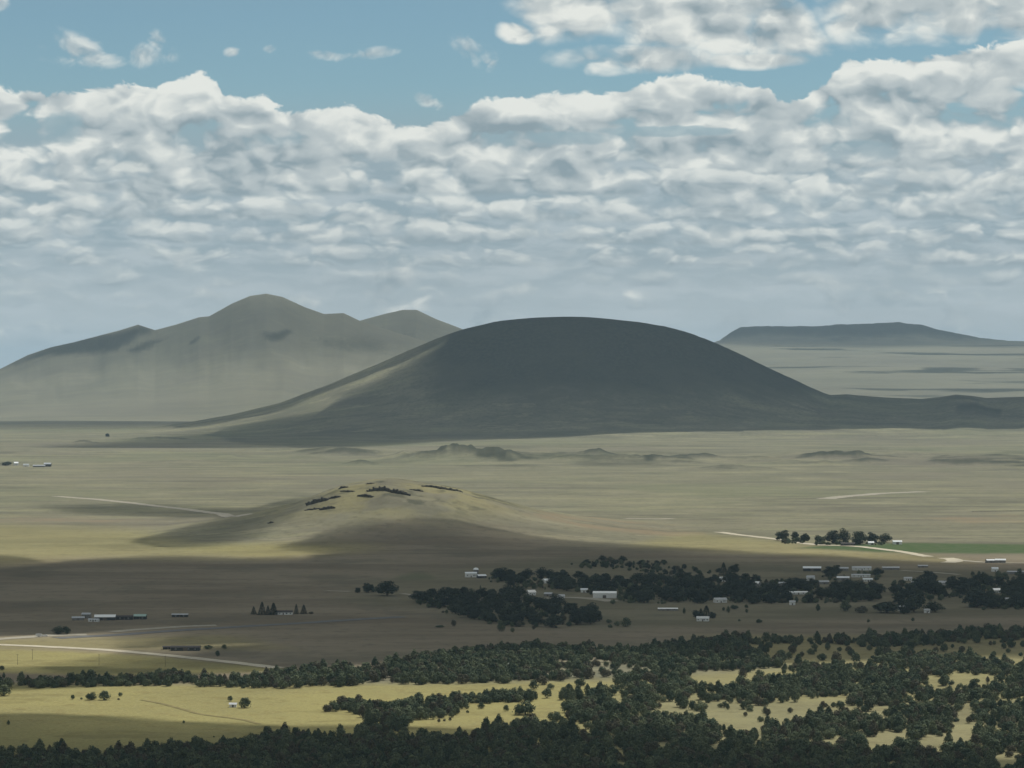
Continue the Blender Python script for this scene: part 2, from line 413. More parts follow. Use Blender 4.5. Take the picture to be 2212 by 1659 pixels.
# ================================================================ helpers for objects
def mesh_from(name, verts, faces, mat=None, smooth_=False):
    me = bpy.data.meshes.new(name)
    verts = np.asarray(verts, np.float32); faces = np.asarray(faces, np.int32)
    nf, k = faces.shape
    me.vertices.add(len(verts)); me.vertices.foreach_set('co', verts.ravel())
    me.loops.add(nf * k); me.loops.foreach_set('vertex_index', faces.ravel())
    me.polygons.add(nf); me.polygons.foreach_set('loop_start', np.arange(0, nf * k, k, dtype=np.int32))
    if smooth_: me.polygons.foreach_set('use_smooth', np.ones(nf, bool))
    me.update(calc_edges=True)
    if mat: me.materials.append(mat)
    return me
class MB:
    def __init__(s): s.v = []; s.f = []
    def quad(s, a, b, c, d): n = len(s.v); s.v += [a, b, c, d]; s.f.append((n, n + 1, n + 2, n + 3))
    def tri(s, a, b, c): n = len(s.v); s.v += [a, b, c]; s.f.append((n, n + 1, n + 2))
    def box(s, x0, x1, y0, y1, z0, z1):
        n = len(s.v)
        s.v += [(x0, y0, z0), (x1, y0, z0), (x1, y1, z0), (x0, y1, z0), (x0, y0, z1), (x1, y0, z1), (x1, y1, z1), (x0, y1, z1)]
        s.f += [(n, n + 3, n + 2, n + 1), (n + 4, n + 5, n + 6, n + 7), (n, n + 1, n + 5, n + 4), (n + 1, n + 2, n + 6, n + 5), (n + 2, n + 3, n + 7, n + 6), (n + 3, n, n + 4, n + 7)]
    def tube(s, p0, p1, r0, r1, k=7, cap=True):
        p0 = Vector(p0); p1 = Vector(p1); d = (p1 - p0).normalized()
        u = d.orthogonal().normalized(); w = d.cross(u); n = len(s.v)
        for p, r_ in ((p0, r0), (p1, r1)):
            for i in range(k):
                a = 2 * math.pi * i / k; s.v.append(tuple(p + (u * math.cos(a) + w * math.sin(a)) * r_))
        for i in range(k): j = (i + 1) % k; s.f.append((n + i, n + j, n + k + j, n + k + i))
        if cap: s.f.append(tuple(range(n + k - 1, n - 1, -1))); s.f.append(tuple(range(n + k, n + 2 * k)))
    def lathe(s, prof, k=14, c=(0, 0, 0)):
        n = len(s.v)
        for r_, z in prof:
            for i in range(k):
                a = 2 * math.pi * i / k; s.v.append((c[0] + r_ * math.cos(a), c[1] + r_ * math.sin(a), c[2] + z))
        for q in range(len(prof) - 1):
            for i in range(k):
                j = (i + 1) % k; s.f.append((n + q * k + i, n + q * k + j, n + (q + 1) * k + j, n + (q + 1) * k + i))
    def mesh(s, name, mat):
        me = bpy.data.meshes.new(name); me.from_pydata(s.v, [], s.f); me.update(); me.materials.append(mat); return me
    def build(s, name, mat, parent=None):
        return link(name, s.mesh(name, mat), parent)
def link(name, data, parent=None, loc=(0, 0, 0), rz=0.0, sc=1.0):
    o = bpy.data.objects.new(name, data)
    o.location = loc; o.rotation_euler = (0, 0, rz); o.scale = (sc, sc, sc) if not isinstance(sc, tuple) else sc
    if parent: o.parent = parent
    scene.collection.objects.link(o); return o
def tag(o, label=None, cat=None, group=None, kind=None):
    if label: o['label'] = label
    if cat: o['category'] = cat
    if group: o['group'] = group
    if kind: o['kind'] = kind
    return o
def copy_thing(root, loc, rz, sc):
    r = root.copy(); scene.collection.objects.link(r); r.location = loc; r.rotation_euler = (0, 0, rz); r.scale = (sc, sc, sc)
    for ch in root.children:
        c = ch.copy(); scene.collection.objects.link(c); c.parent = r
        for g in ch.children:
            d = g.copy(); scene.collection.objects.link(d); d.parent = c
    return r

# ---------------------------------------------------------------- materials
def newmat(name):
    m = bpy.data.materials.new(name); m.use_nodes = True; t = m.node_tree
    b = t.nodes['Principled BSDF']; b.inputs['Roughness'].default_value = 0.9; b.inputs['Specular IOR Level'].default_value = 0.1
    Ex.nt = t
    return m, t, b
def plain(name, rgb, rough=0.8, var=0.15, scale=1.5, metal=0.0):
    m, t, b = newmat(name)
    c = t.nodes.new('ShaderNodeTexCoord'); n = noise(c.outputs['Object'], scale, 4, 0.6)
    col_ = mixc(sstep(n, 0.3, 0.7), tuple(x * (1 - var) for x in rgb), tuple(min(x * (1 + var), 1) for x in rgb))
    t.links.new(col_, b.inputs['Base Color']); b.inputs['Roughness'].default_value = rough; b.inputs['Metallic'].default_value = metal
    return m
def foliage(name, c1, c2, c3):
    m, t, b = newmat(name)
    oi = t.nodes.new('ShaderNodeObjectInfo'); g = t.nodes.new('ShaderNodeNewGeometry')
    col_ = mixc(Ex(oi.outputs['Random']), c1, c2)
    col_ = mixc(sstep(Ex(oi.outputs['Random']) * 7.31 - Ex.m('FLOOR', Ex(oi.outputs['Random']) * 7.31), 0.80, 0.86), col_, c3)
    r_ = Ex(g.outputs['Random Per Island'])
    mul = t.nodes.new('ShaderNodeMix'); mul.data_type = 'RGBA'; mul.blend_type = 'MULTIPLY'; mul.inputs[0].default_value = 1
    t.links.new(col_, mul.inputs[6])
    k = r_ * 0.7 + 0.65
    t.links.new(vec(k, k, k), mul.inputs[7])
    t.links.new(mul.outputs[2], b.inputs['Base Color'])
    return m

# ================================================================ ground sheet
def grid_axis():
    D = np.concatenate([[2, 20, 60, 110, 160, 220, 290, 380, 500, 650, 850, 1100, 1400, 1700], np.linspace(1900, 2200, 14)[:-1]])
    r_ = [2200.0]
    while r_[-1] < 15500:       # spacing that keeps about one reading unit of dip per row
        r_.append(r_[-1] + max(r_[-1] ** 2 * K / EYE * 2.3, 3.0) if r_[-1] < 5000 or r_[-1] > 6100 else r_[-1] + 9.0)
    while r_[-1] < 34000: r_.append(r_[-1] + 70.0)
    far_ = np.geomspace(r_[-1] + 150, 90000, 40)
    return np.concatenate([D, r_, far_])
ga = np.concatenate([np.linspace(-62, -14, 30)[:-1], np.linspace(-14, -9.3, 30)[:-1], np.linspace(-9.3, 9.3, 860), np.linspace(9.3, 14, 30)[1:], np.linspace(14, 62, 30)[1:]])
gd = grid_axis()
TA = np.tan(np.radians(ga))
GX = gd[:, None] * TA[None]; GY = np.repeat(gd[:, None], len(TA), 1)
GZ = relief(GX, GY)
nr, nc = GX.shape
idx = np.arange(nr * nc).reshape(nr, nc)
faces = np.stack([idx[:-1, :-1], idx[:-1, 1:], idx[1:, 1:], idx[1:, :-1]], -1).reshape(-1, 4)
PX, PY = plan(GX, GY, GZ)

def cover_fields(PX, PY, GX, GY, GZ):
    """what grows or lies where: pasture (yellow grass), scrub (dark brush, plus light and shade painted on the heights), green (watered grass), bare (reddish dirt)"""
    w = fbm(GX / 260, GY / 260, 51, 4) ; wx = PX + 30 * w; wy = PY + 5 * fbm(GX / 300, GY / 300, 55, 4)
    near = (GY < 3300)
    past = softpoly([(-900, 1500), (-300, 1474), (0, 1478), (800, 1476), (1330, 1466), (1800, 1440), (3200, 1440), (3200, 2200), (-900, 2200)], wx, wy, 20, 6)
    past = np.maximum(past, 0.95 * softpoly([(-900, 1400), (0, 1400), (300, 1414), (560, 1436), (640, 1446), (300, 1458), (0, 1450), (-900, 1450)], wx, wy, 25, 3))
    past = np.maximum(past, 0.55 * softpoly([(-900, 1140), (0, 1135), (300, 1145), (420, 1180), (600, 1175), (760, 1170), (850, 1185), (560, 1205), (200, 1205), (0, 1222), (-900, 1225)], wx, wy, 50, 8))
    past = np.maximum(past, 0.75 * softpoly([(300, 1180), (560, 1172), (760, 1176), (800, 1190), (560, 1206), (430, 1200)], wx, wy, 60, 6))
    past = np.maximum(past, 0.55 * softpoly([(1500, 1150), (1650, 1165), (1800, 1184), (2000, 1200), (2100, 1215), (1900, 1212), (1700, 1200), (1500, 1190), (1350, 1180)], wx, wy, 40, 5))
    past = past * (1 - 0.35 * smooth(PX, 1150, 1400) * smooth(PY, 1420, 1440) - 0.2 * smooth(PX, 1150, 1500) * smooth(PY, 1500, 1530))
    past = np.maximum(past, 0.6 * softpoly([(1500, 1372), (2300, 1372), (2300, 1440), (1500, 1440)], wx, wy, 40, 5))
    past = np.maximum(past, 0.5 * softpoly([(-300, 1385), (500, 1372), (640, 1400), (300, 1405), (-300, 1395)], wx, wy, 40, 4))
    green = softpoly([(1720, 1184), (1800, 1177), (1960, 1172), (2212, 1176), (2800, 1178), (2800, 1196), (2100, 1196), (1900, 1193), (1780, 1186)], PX + 8 * w, PY + 0.6 * w, 14, 1.5)
    green = np.maximum(green, 0.22 * softpoly([(900, 1240), (1200, 1205), (1700, 1215), (2300, 1235), (2300, 1330), (1850, 1335), (1300, 1362), (1100, 1350), (850, 1310), (700, 1300)], wx, wy, 40, 8))
    green = np.maximum(green, 0.5 * softpoly([(860, 1246), (900, 1236), (940, 1244), (960, 1256), (860, 1256)], wx, wy, 12, 4))
    past = np.maximum(past, 0.45 * smooth(GZ, 14, 60) * (GY < 6500) * (GY > 4800) * smooth(fbm(GX / 70, GY / 70, 75, 4), -0.3, 0.3))
    bare = 0.55 * softpoly([(1050, 1095), (1250, 1110), (1500, 1135), (1600, 1160), (1400, 1168), (1200, 1150), (1060, 1115)], wx, wy, 60, 8)
    bare = np.maximum(bare, 0.5 * softpoly([(1940, 1120), (2300, 1112), (2300, 1135), (1960, 1138)], wx, wy, 50, 4))
    bare = np.maximum(bare, 0.5 * softpoly([(-300, 1112), (200, 1115), (420, 1125), (200, 1140), (-300, 1135)], wx, wy, 60, 5))
    scrub_shade = np.zeros_like(PX)
    hcone = smooth(GZ, 60, 230) * (GY > 12600) * (GY < 17000) * (PX > 500)
    scrub_shade = np.maximum(scrub_shade, 0.78 * hcone * smooth(PX + 60 * w, 760, 1000))  # less dark on the left flank, painting in its sunlit streak
    scrub_shade = np.maximum(scrub_shade, 0.34 * smooth(PX + 60 * w, 700, 950) * smooth(GZ, 10, 80) * (GY > 12600) * (GY < 17000) * (PX > 450))
    for (lx, ly, hw, hd, hh) in _L:
        q = ((GX - lx) / (hw * 1.9)) ** 2 + ((GY - ly) / (hd * 1.15)) ** 2
        scrub_shade = np.maximum(scrub_shade, 0.74 * np.clip(1.25 - q + 0.9 * fbm(GX / 60, GY / 90, 61, 4), 0, 1) * smooth(hh, 5, 14))
    far_ = (GY > 17500)
    m1 = softpoly([(-200, 840), (0, 800), (120, 745), (298, 696), (330, 716), (300, 742), (220, 764), (120, 772), (40, 795)], wx, PY + 5 * w, 20, 6)  # dark patches of the left range: brush, with cloud shade painted in
    m1 = np.maximum(m1, 0.8 * softpoly([(270, 760), (330, 735), (380, 726), (350, 748), (300, 765)], wx, PY, 10, 4))
    m1 = np.maximum(m1, 0.9 * softpoly([(405, 742), (432, 722), (436, 728), (415, 746)], PX, PY, 5, 3))
    m1 = np.maximum(m1, 0.8 * softpoly([(555, 712), (590, 718), (625, 708), (640, 714), (600, 740), (575, 736)], PX + 8 * w, PY + 2 * w, 10, 4))
    m1 = np.maximum(m1, 0.55 * softpoly([(640, 745), (760, 715), (850, 740), (880, 770), (760, 765)], wx, wy, 40, 10))
    scrub_shade = np.maximum(scrub_shade, 0.8 * m1 * far_ * (PX < 1050))
    mes = softpoly([(1480, 690), (2700, 690), (2700, 752), (2150, 750), (1900, 748), (1750, 742), (1560, 740)], PX + 12 * w, PY + 2.5 * w, 6, 3)  # dark mesa slopes: brush, with their shade put into the colour
    scrub_shade = np.maximum(scrub_shade, 0.8 * mes * (GY > 29500) * (PX > 1400) * np.clip(1.0 - 0.75 * smooth(PY + 9 * fbm(PX / 60, GY / 900, 67, 4), 715, 742), 0, 1))
    st = smooth(fbm(GX / 900, GY / 500, 71, 4), 0.12, 0.5)
    scrub_shade = np.maximum(scrub_shade, 0.75 * st * (GY > 16500) * (GY < 30500) * (PX > 1500))
    lo = smooth(fbm(GX / 500, GY / 420, 77, 5), 0.25, 0.7)
    band = smooth(PY + 9 * w, 950, 966) * smooth(PY + 9 * w, 1018, 1002) * (GY > 8000)
    scrub_shade = np.maximum(scrub_shade, 0.75 * smooth(lava_ridges(GX, GY), 1.5, 9.0) * (0.7 + 0.6 * fbm(GX / 80, GY / 120, 62, 4)))
    scrub_shade = np.maximum(scrub_shade, 0.45 * band * smooth(fbm(GX / 330, GY / 520, 78, 5), -0.05, 0.45))
    scrub_shade = np.maximum(scrub_shade, 0.25 * lo * (GY > 5200) * (GY < 13500))
    scrub_shade = np.maximum(scrub_shade, 0.55 * smooth(fbm(GX / 34, GY / 34, 73, 5), -0.05, 0.45) * smooth(GZ, 15, 50) * (GY < 6500) * (GY > 4800))
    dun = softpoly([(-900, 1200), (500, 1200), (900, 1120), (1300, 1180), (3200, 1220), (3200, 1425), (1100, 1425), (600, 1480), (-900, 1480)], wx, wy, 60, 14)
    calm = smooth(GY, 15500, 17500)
    return past, scrub_shade, green, bare, dun, calm
fields = cover_fields(PX, PY, GX, GY, GZ)

gm_, gt, gb = newmat('prairie_ground')
tcg = gt.nodes.new('ShaderNodeTexCoord'); P = tcg.outputs['Object']
def attr(n):
    a = Ex.nt.nodes.new('ShaderNodeAttribute'); a.attribute_name = n; return Ex(a.outputs['Fac'])
def mapped(v, s):
    m = Ex.nt.nodes.new('ShaderNodeMapping'); m.vector_type = 'POINT'; m.inputs['Scale'].default_value = s
    Ex.nt.links.new(v, m.inputs['Vector']); return m.outputs[0]
n_big = noise(mapped(P, (1 / 900, 1 / 900, 1 / 900)), 1, 5, 0.55)
n_mid = noise(mapped(P, (1 / 170, 1 / 230, 1 / 170)), 1, 5, 0.6)
n_fin = noise(mapped(P, (1 / 16, 1 / 22, 1 / 16)), 1, 4, 0.65)
n_tuf = noise(mapped(P, (1 / 3.0, 1 / 3.0, 1 / 3.0)), 1, 3, 0.7)
n_str = noise(mapped(P, (1 / 420, 1 / 150, 1 / 200)), 1, 5, 0.6)
c = mixc(sstep(n_big, 0.35, 0.65), (0.200, 0.190, 0.135), (0.235, 0.222, 0.150))
c = mixc(sstep(n_mid, 0.40, 0.72) * 0.65, c, (0.165, 0.166, 0.112))
c = mixc(sstep(n_str, 0.51, 0.62) * 0.50, c, (0.300, 0.290, 0.175))
c = mixc(sstep(n_str, 0.47, 0.36) * 0.55, c, (0.125, 0.120, 0.092))
n_st2 = noise(mapped(P, (1 / 160, 1 / 75, 1 / 100)), 1, 4, 0.6)
c = mixc(sstep(n_st2, 0.55, 0.66) * 0.40, c, (0.115, 0.116, 0.085))
c = mixc(sstep(n_st2, 0.42, 0.36) * 0.45, c, (0.330, 0.310, 0.205))
c = mixc(sstep(n_fin, 0.50, 0.66) * 0.40, c, (0.105, 0.105, 0.070))
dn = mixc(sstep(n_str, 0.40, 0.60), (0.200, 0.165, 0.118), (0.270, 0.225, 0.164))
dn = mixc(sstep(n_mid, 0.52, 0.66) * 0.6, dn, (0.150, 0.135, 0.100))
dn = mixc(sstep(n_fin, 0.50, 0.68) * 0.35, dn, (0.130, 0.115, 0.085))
n_pat = noise(mapped(P, (1 / 1500, 1 / 2600, 1 / 1500)), 1, 5, 0.6)
c = mixc(sstep(n_pat, 0.50, 0.60) * 0.38, c, (0.185, 0.200, 0.120))
c = mixc(sstep(n_pat, 0.47, 0.38) * 0.35, c, (0.190, 0.168, 0.135))
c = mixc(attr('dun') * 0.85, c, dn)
yel = mixc(sstep(n_mid, 0.35, 0.68), (0.315, 0.285, 0.122), (0.255, 0.232, 0.108))
yel = mixc(sstep(n_fin, 0.50, 0.68) * 0.55, yel, (0.235, 0.190, 0.085))
yel = mixc(sstep(n_tuf, 0.48, 0.66) * 0.50, yel, (0.390, 0.350, 0.160))
yel = mixc(sstep(n_tuf, 0.46, 0.34) * 0.45, yel, (0.190, 0.172, 0.080))
yel = mixc(sstep(n_st2 + (n_fin - 0.5) * 0.4, 0.52, 0.64) * 0.55, yel, (0.215, 0.190, 0.085))
c = mixc(attr('pasture'), c, yel)
c = mixc(sstep(attr('bare') + (n_mid - 0.5) * 1.6 + (n_str - 0.5), 0.30, 0.75) * 0.55, c, (0.300, 0.225, 0.145))
gr = mixc(sstep(n_fin, 0.35, 0.7), (0.075, 0.115, 0.050), (0.110, 0.135, 0.070))
c = mixc(attr('green'), c, gr)
sc_ = mixc(sstep(n_fin, 0.35, 0.65), (0.038, 0.045, 0.034), (0.075, 0.078, 0.055))
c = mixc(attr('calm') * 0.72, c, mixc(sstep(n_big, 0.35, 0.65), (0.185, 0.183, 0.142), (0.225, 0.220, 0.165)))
c = mixc(sstep(attr('scrub_shade') + (n_fin - 0.5) * 0.45 + (n_mid - 0.5) * 0.35, 0.12, 0.85), c, sc_)
gt.links.new(c, gb.inputs['Base Color'])
bump = gt.nodes.new('ShaderNodeBump'); bump.inputs['Strength'].default_value = 0.45; bump.inputs['Distance'].default_value = 1.2
gt.links.new((n_fin + n_tuf * 0.4).v, bump.inputs['Height']); gt.links.new(bump.outputs[0], gb.inputs['Normal'])
gb.inputs['Specular IOR Level'].default_value = 0.0
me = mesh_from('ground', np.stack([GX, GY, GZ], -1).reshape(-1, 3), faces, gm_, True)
for nm, arr in zip(('pasture', 'scrub_shade', 'green', 'bare', 'dun', 'calm'), fields):
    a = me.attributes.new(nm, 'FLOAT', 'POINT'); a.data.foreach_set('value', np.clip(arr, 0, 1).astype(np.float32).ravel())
tag(link('ground', me), kind='structure')

def sheet_z(x, y):
    """height of the ground sheet itself (bilinear in its own grid)"""
    x = np.atleast_1d(np.asarray(x, float)); y = np.atleast_1d(np.asarray(y, float))
    i = np.clip(np.searchsorted(gd, y) - 1, 0, nr - 2); j = np.clip(np.searchsorted(TA, x / y) - 1, 0, nc - 2)
    fy = (y - gd[i]) / (gd[i + 1] - gd[i]); fx = (x / y - TA[j]) / (TA[j + 1] - TA[j])
    return (GZ[i, j] * (1 - fx) + GZ[i, j + 1] * fx) * (1 - fy) + (GZ[i + 1, j] * (1 - fx) + GZ[i + 1, j + 1] * fx) * fy

# ================================================================ clouds overhead that shade the land
SHX, SHY = SUN[0] / SUN[2], SUN[1] / SUN[2]
cm_ = bpy.data.materials.new('cloud_vapour'); cm_.use_nodes = True; ct_ = cm_.node_tree; ct_.nodes.clear()
pv = ct_.nodes.new('ShaderNodeVolumePrincipled'); pv.inputs['Color'].default_value = (0.93, 0.94, 0.95, 1)
pv.inputs['Density'].default_value = 0.0070; pv.inputs['Anisotropy'].default_value = 0.3
oo = ct_.nodes.new('ShaderNodeOutputMaterial'); ct_.links.new(pv.outputs[0], oo.inputs['Volume'])
def cloud(name, alt, thick, polys, dmin, dmax, label, rows=150, xlo=-500, xhi=2700, cols=170, rag=1.0, frac=1.0):
    """a cloud whose shadow covers the given tracts of land; polys = [(outline, soft x, soft y, depth 0..1)]"""
    Xs = np.linspace(xlo, xhi, cols); Dd = 1 / np.linspace(1 / dmin, 1 / dmax, rows)
    gx = (Xs[None] - 1106) * K * Dd[:, None]; gy = np.repeat(Dd[:, None], cols, 1)
    gz = relief(gx, gy); X, Y = plan(gx, gy, gz)
    wav = fbm(gx / (0.055 * Dd[:, None]) * 0.8, gy / (0.16 * Dd[:, None]), 81, 4)
    X2 = X + 28 * rag * wav; Y2 = Y + 7 * rag * fbm(gx / (0.05 * Dd[:, None]), gy / (0.13 * Dd[:, None]), 86, 4)
    t = np.zeros_like(X)
    for poly, sx_, sy_, dep in polys: t = np.maximum(t, dep * softpoly(poly, X2, Y2, sx_, sy_))
    t[0] = t[-1] = 0; t[:, 0] = t[:, -1] = 0
    t *= 0.9 + 0.2 * fbm(gx / (0.04 * Dd[:, None]), gy / (0.1 * Dd[:, None]), 88, 3)
    half = np.clip(t, 0, None) * thick
    h = alt - gz
    cx, cy = gx + SHX * h, gy + SHY * h
    top = np.stack([cx, cy, alt + half * 0.75], -1).reshape(-1, 3); bot = np.stack([cx, cy, alt - half * 0.25], -1).reshape(-1, 3)
    on = (half > 0).reshape(-1)
    ii = np.arange(rows * cols).reshape(rows, cols)
    f = np.stack([ii[:-1, :-1], ii[:-1, 1:], ii[1:, 1:], ii[1:, :-1]], -1).reshape(-1, 4)
    f = f[on[f].any(1)]
    low = np.where(on, np.arange(rows * cols) + rows * cols, np.arange(rows * cols))
    allv = np.concatenate([top, bot]); allf = np.concatenate([f, low[f][:, ::-1]])
    used, inv = np.unique(allf, return_inverse=True)
    m = mesh_from(name, allv[used], inv.reshape(-1, 4), cm_, True)
    o = link(name, m); tag(o, kind='structure'); return o
S_cone = [(1060, 640), (1050, 690), (975, 745), (890, 785), (815, 825), (745, 862), (720, 892), (640, 906), (500, 926), (560, 936), (600, 962), (700, 966), (900, 951), (1100, 945), (1400, 931), (1800, 922), (2900, 916), (2900, 640)]
S_tail = [(640, 906), (500, 926), (350, 950), (150, 966), (0, 985), (-400, 990), (-400, 1008), (0, 1004), (300, 986), (420, 976), (640, 968)]
S_far = [(430, 906), (200, 906), (-400, 902), (-400, 930), (0, 927), (200, 925), (430, 919)]
S_edge = [(980, 690), (900, 742), (760, 806), (600, 868), (400, 908), (420, 919), (610, 888), (770, 813), (912, 752), (1012, 700), (1012, 650)]
S_village = [(-500, 1212), (0, 1208), (60, 1224), (150, 1222), (250, 1210), (430, 1204), (550, 1209), (700, 1211), (800, 1200), (790, 1184), (700, 1172), (730, 1150), (800, 1132), (900, 1124), (980, 1138),
             (1060, 1152), (1140, 1166), (1300, 1181), (1500, 1192), (1650, 1199), (1750, 1201), (1900, 1215), (2050, 1223), (2700, 1226), (2700, 1400), (2212, 1403), (2050, 1412), (1900, 1416), (1700, 1406),
             (1550, 1401), (1300, 1402), (1000, 1412), (800, 1428), (640, 1444), (560, 1430), (470, 1432), (400, 1425), (330, 1407), (400, 1401), (540, 1404), (620, 1396), (700, 1383), (640, 1376), (520, 1382),
             (420, 1380), (520, 1368), (450, 1353), (250, 1352), (130, 1365), (0, 1371), (-500, 1374)]
S_left = [(-500, 1446), (150, 1449), (300, 1455), (400, 1468), (150, 1478), (-500, 1484)]
S_front = [(-500, 1558), (0, 1558), (150, 1562), (260, 1576), (380, 1574), (520, 1588), (600, 1582), (760, 1580), (900, 1588), (1100, 1594), (1300, 1608), (1500, 1632), (1800, 1648), (2212, 1662), (2700, 1664), (2700, 1900), (-500, 1900)]
S_mound = [(330, 1166), (450, 1128), (560, 1104), (660, 1078), (690, 1082), (600, 1125), (560, 1160), (470, 1178), (380, 1178)]
S_streak = [(120, 1096), (300, 1090), (560, 1098), (620, 1108), (420, 1116), (200, 1110)]
S_mtn = [(-500, 640), (1050, 640), (1050, 770), (700, 765), (400, 775), (0, 790), (-500, 800)]
S_mesa = [(1440, 600), (2900, 600), (2900, 752), (1900, 750), (1500, 744)]
cloud('cloud', 2500, 560, [(S_cone, 15, 6, 1.45), (S_tail, 40, 6, 0.42), (S_edge, 5, 3, 0.6), (S_far, 40, 5, 0.35)], 11500, 17400, '')
cloud('cloud', 2300, 520, [(S_village, 30, 5, 0.95), (S_mound, 16, 4, 0.40), (S_streak, 60, 4, 0.35)], 3000, 8000, '', rag=1.0)
cloud('cloud', 2100, 520, [(S_left, 60, 5, 0.8), (S_front, 50, 11, 1.5)], 1500, 3300, '', rag=0.8)
cloud('cloud', 3300, 300, [(S_mtn, 60, 26, 0.32)], 17600, 26000, '', rag=1.6)
cloud('cloud', 5200, 420, [(S_mesa, 30, 4, 0.55)], 26000, 38000, '')

# ================================================================ trees
def crown_cards(r_, lobes, n, leaf, up=0.25, shell=0.55):
    """many small leaf clumps spread through the volume of uneven lobes; lobes = [(cx, cy, cz, rx, ry, rz)]"""
    L = np.array(lobes, float); vol = (L[:, 3] * L[:, 4] * L[:, 5]) ** 0.7; vol /= vol.sum()
    k = r_.choice(len(L), n, p=vol)
    d = r_.normal(size=(n, 3)); d /= np.linalg.norm(d, axis=1)[:, None]
    rad = np.where(r_.random(n) < 0.75, 1 - shell * r_.random(n) ** 2 * 0.6, r_.random(n) ** 0.5 * 0.8)
    rad *= 1 + 0.16 * np.sin(d[:, 0] * 7 + k) * np.cos(d[:, 1] * 6 + d[:, 2] * 5 + k)
    c = L[k, :3] + d * L[k, 3:] * rad[:, None]
    c[:, 2] = np.maximum(c[:, 2], 0.08)
    nrm = d * 1.5 + r_.normal(size=(n, 3)) * 0.42 + np.array([0, 0, up]); nrm /= np.linalg.norm(nrm, axis=1)[:, None]
    t = np.cross(nrm, r_.normal(size=(n, 3))); t /= np.linalg.norm(t, axis=1)[:, None] + 1e-9
    b = np.cross(nrm, t)
    s = leaf * (0.6 + 0.8 * r_.random(n))[:, None]
    bow = nrm * s * 0.35
    v = np.stack([c - t * s, c - b * s * 0.8 + bow * 0.4, c + t * s, c + b * s * 0.8 + bow], 1).reshape(-1, 3)
    f = np.arange(n * 4).reshape(n, 4)
    return v, f
def trunk_mb(h, r0, lean=0.0, forks=3, r_=None, spread=0.35):
    m = MB(); p = [(0, 0, -0.3), (lean * 0.3, 0, h * 0.35), (lean * 0.8, lean * 0.3, h * 0.75)]
    m.tube(p[0], p[1], r0, r0 * 0.8); m.tube(p[1], p[2], r0 * 0.8, r0 * 0.55)
    for i in range(forks):
        a = 2 * math.pi * (i + r_.random() * 0.6) / forks
        q = (p[2][0] + math.cos(a) * h * spread, p[2][1] + math.sin(a) * h * spread, h * (1.15 + 0.35 * r_.random()))
        m.tube(p[1] if i % 2 else p[2], q, r0 * 0.5, r0 * 0.15)
    return m
JUN = foliage('juniper_needles', (0.052, 0.078, 0.048), (0.140, 0.165, 0.092), (0.098, 0.094, 0.062))
COT = foliage('cottonwood_leaves', (0.034, 0.048, 0.036), (0.054, 0.070, 0.046), (0.046, 0.062, 0.046))
FIR = foliage('spruce_needles', (0.032, 0.052, 0.038), (0.048, 0.068, 0.050), (0.042, 0.058, 0.042))
BARK = plain('bark', (0.11, 0.085, 0.06), 0.9)
def juniper_proto(i):
    r_ = np.random.default_rng(100 + i)
    w = [3.3, 3.7, 3.0, 2.6, 3.9, 3.2][i]; h = [5.6, 5.0, 6.6, 6.9, 5.4, 4.6][i]
    lobes = [(0, 0, h * 0.42, w * 0.86, w * 0.86, h * 0.40)]
    for q in range(8):
        a = r_.random() * 6.28; e = r_.random()
        rr = w * (0.62 - 0.42 * e); s = w * (0.26 + 0.16 * r_.random())
        lobes.append((math.cos(a) * rr, math.sin(a) * rr, h * (0.22 + 0.60 * e), s, s, s * 0.95))
    if i == 3: lobes.append((0.2, 0, h * 0.84, w * 0.30, w * 0.30, h * 0.16))
    v, f = crown_cards(r_, lobes, 900, 0.30)
    return mesh_from('juniper_crown', v, f, JUN), trunk_mb(h * 0.45, 0.17, 0.3, 3, r_).mesh('juniper_trunk', BARK)
JP = [juniper_proto(i) for i in range(6)]
def cottonwood_proto(i):
    r_ = np.random.default_rng(200 + i)
    w = [6.2, 5.2, 7.0, 4.4, 5.6][i]; h = [11.0, 9.5, 12.0, 10.0, 8.0][i]; lobes = []
    for q in range(13):
        a = r_.random() * 6.28; e = r_.random(); rr = w * 0.62 * math.sqrt(r_.random()) * (1.1 - 0.5 * e); s = w * (0.26 + 0.18 * r_.random())
        lobes.append((math.cos(a) * rr, math.sin(a) * rr, h * (0.20 + 0.62 * e), s, s, s * 0.8))
    lobes.append((0, 0, h * 0.45, w * 0.66, w * 0.66, h * 0.38))
    v, f = crown_cards(r_, lobes, 1300, 0.42)
    return mesh_from('cottonwood_crown', v, f, COT), trunk_mb(h * 0.5, 0.38, 0.5, 4, r_).mesh('cottonwood_trunk', BARK)
CP_ = [cottonwood_proto(i) for i in range(5)]
def spruce_proto(i):
    r_ = np.random.default_rng(300 + i); h = [11.0, 9.0][i]; w = [2.3, 2.0][i]; n = 1100
    e = r_.random(n) ** 1.4; ring = np.floor(e * 12) / 12 + 0.5 / 12
    rad = w * (1 - e) ** 0.85 * (0.55 + 0.45 * (1 - (e - ring) * 8 * 0.5)) * (0.6 + 0.4 * r_.random(n)) + 0.1; a = r_.random(n) * 6.28
    c = np.stack([np.cos(a) * rad, np.sin(a) * rad, 0.7 + e * (h - 0.7) - rad * 0.18], 1)
    t = np.stack([np.cos(a), np.sin(a), -0.35 + 0 * a], 1); b = np.stack([-np.sin(a), np.cos(a), r_.normal(size=n) * 0.3], 1); s = 0.34 * (0.7 + 0.6 * r_.random(n))[:, None]
    v = np.stack([c - t * s, c - b * s * 0.6, c + t * s, c + b * s * 0.6], 1).reshape(-1, 3)
    m = MB(); m.tube((0, 0, -0.3), (0, 0, h * 0.9), 0.2, 0.05)
    return mesh_from('spruce_crown', v, np.arange(n * 4).reshape(n, 4), FIR), m.mesh('spruce_trunk', BARK)
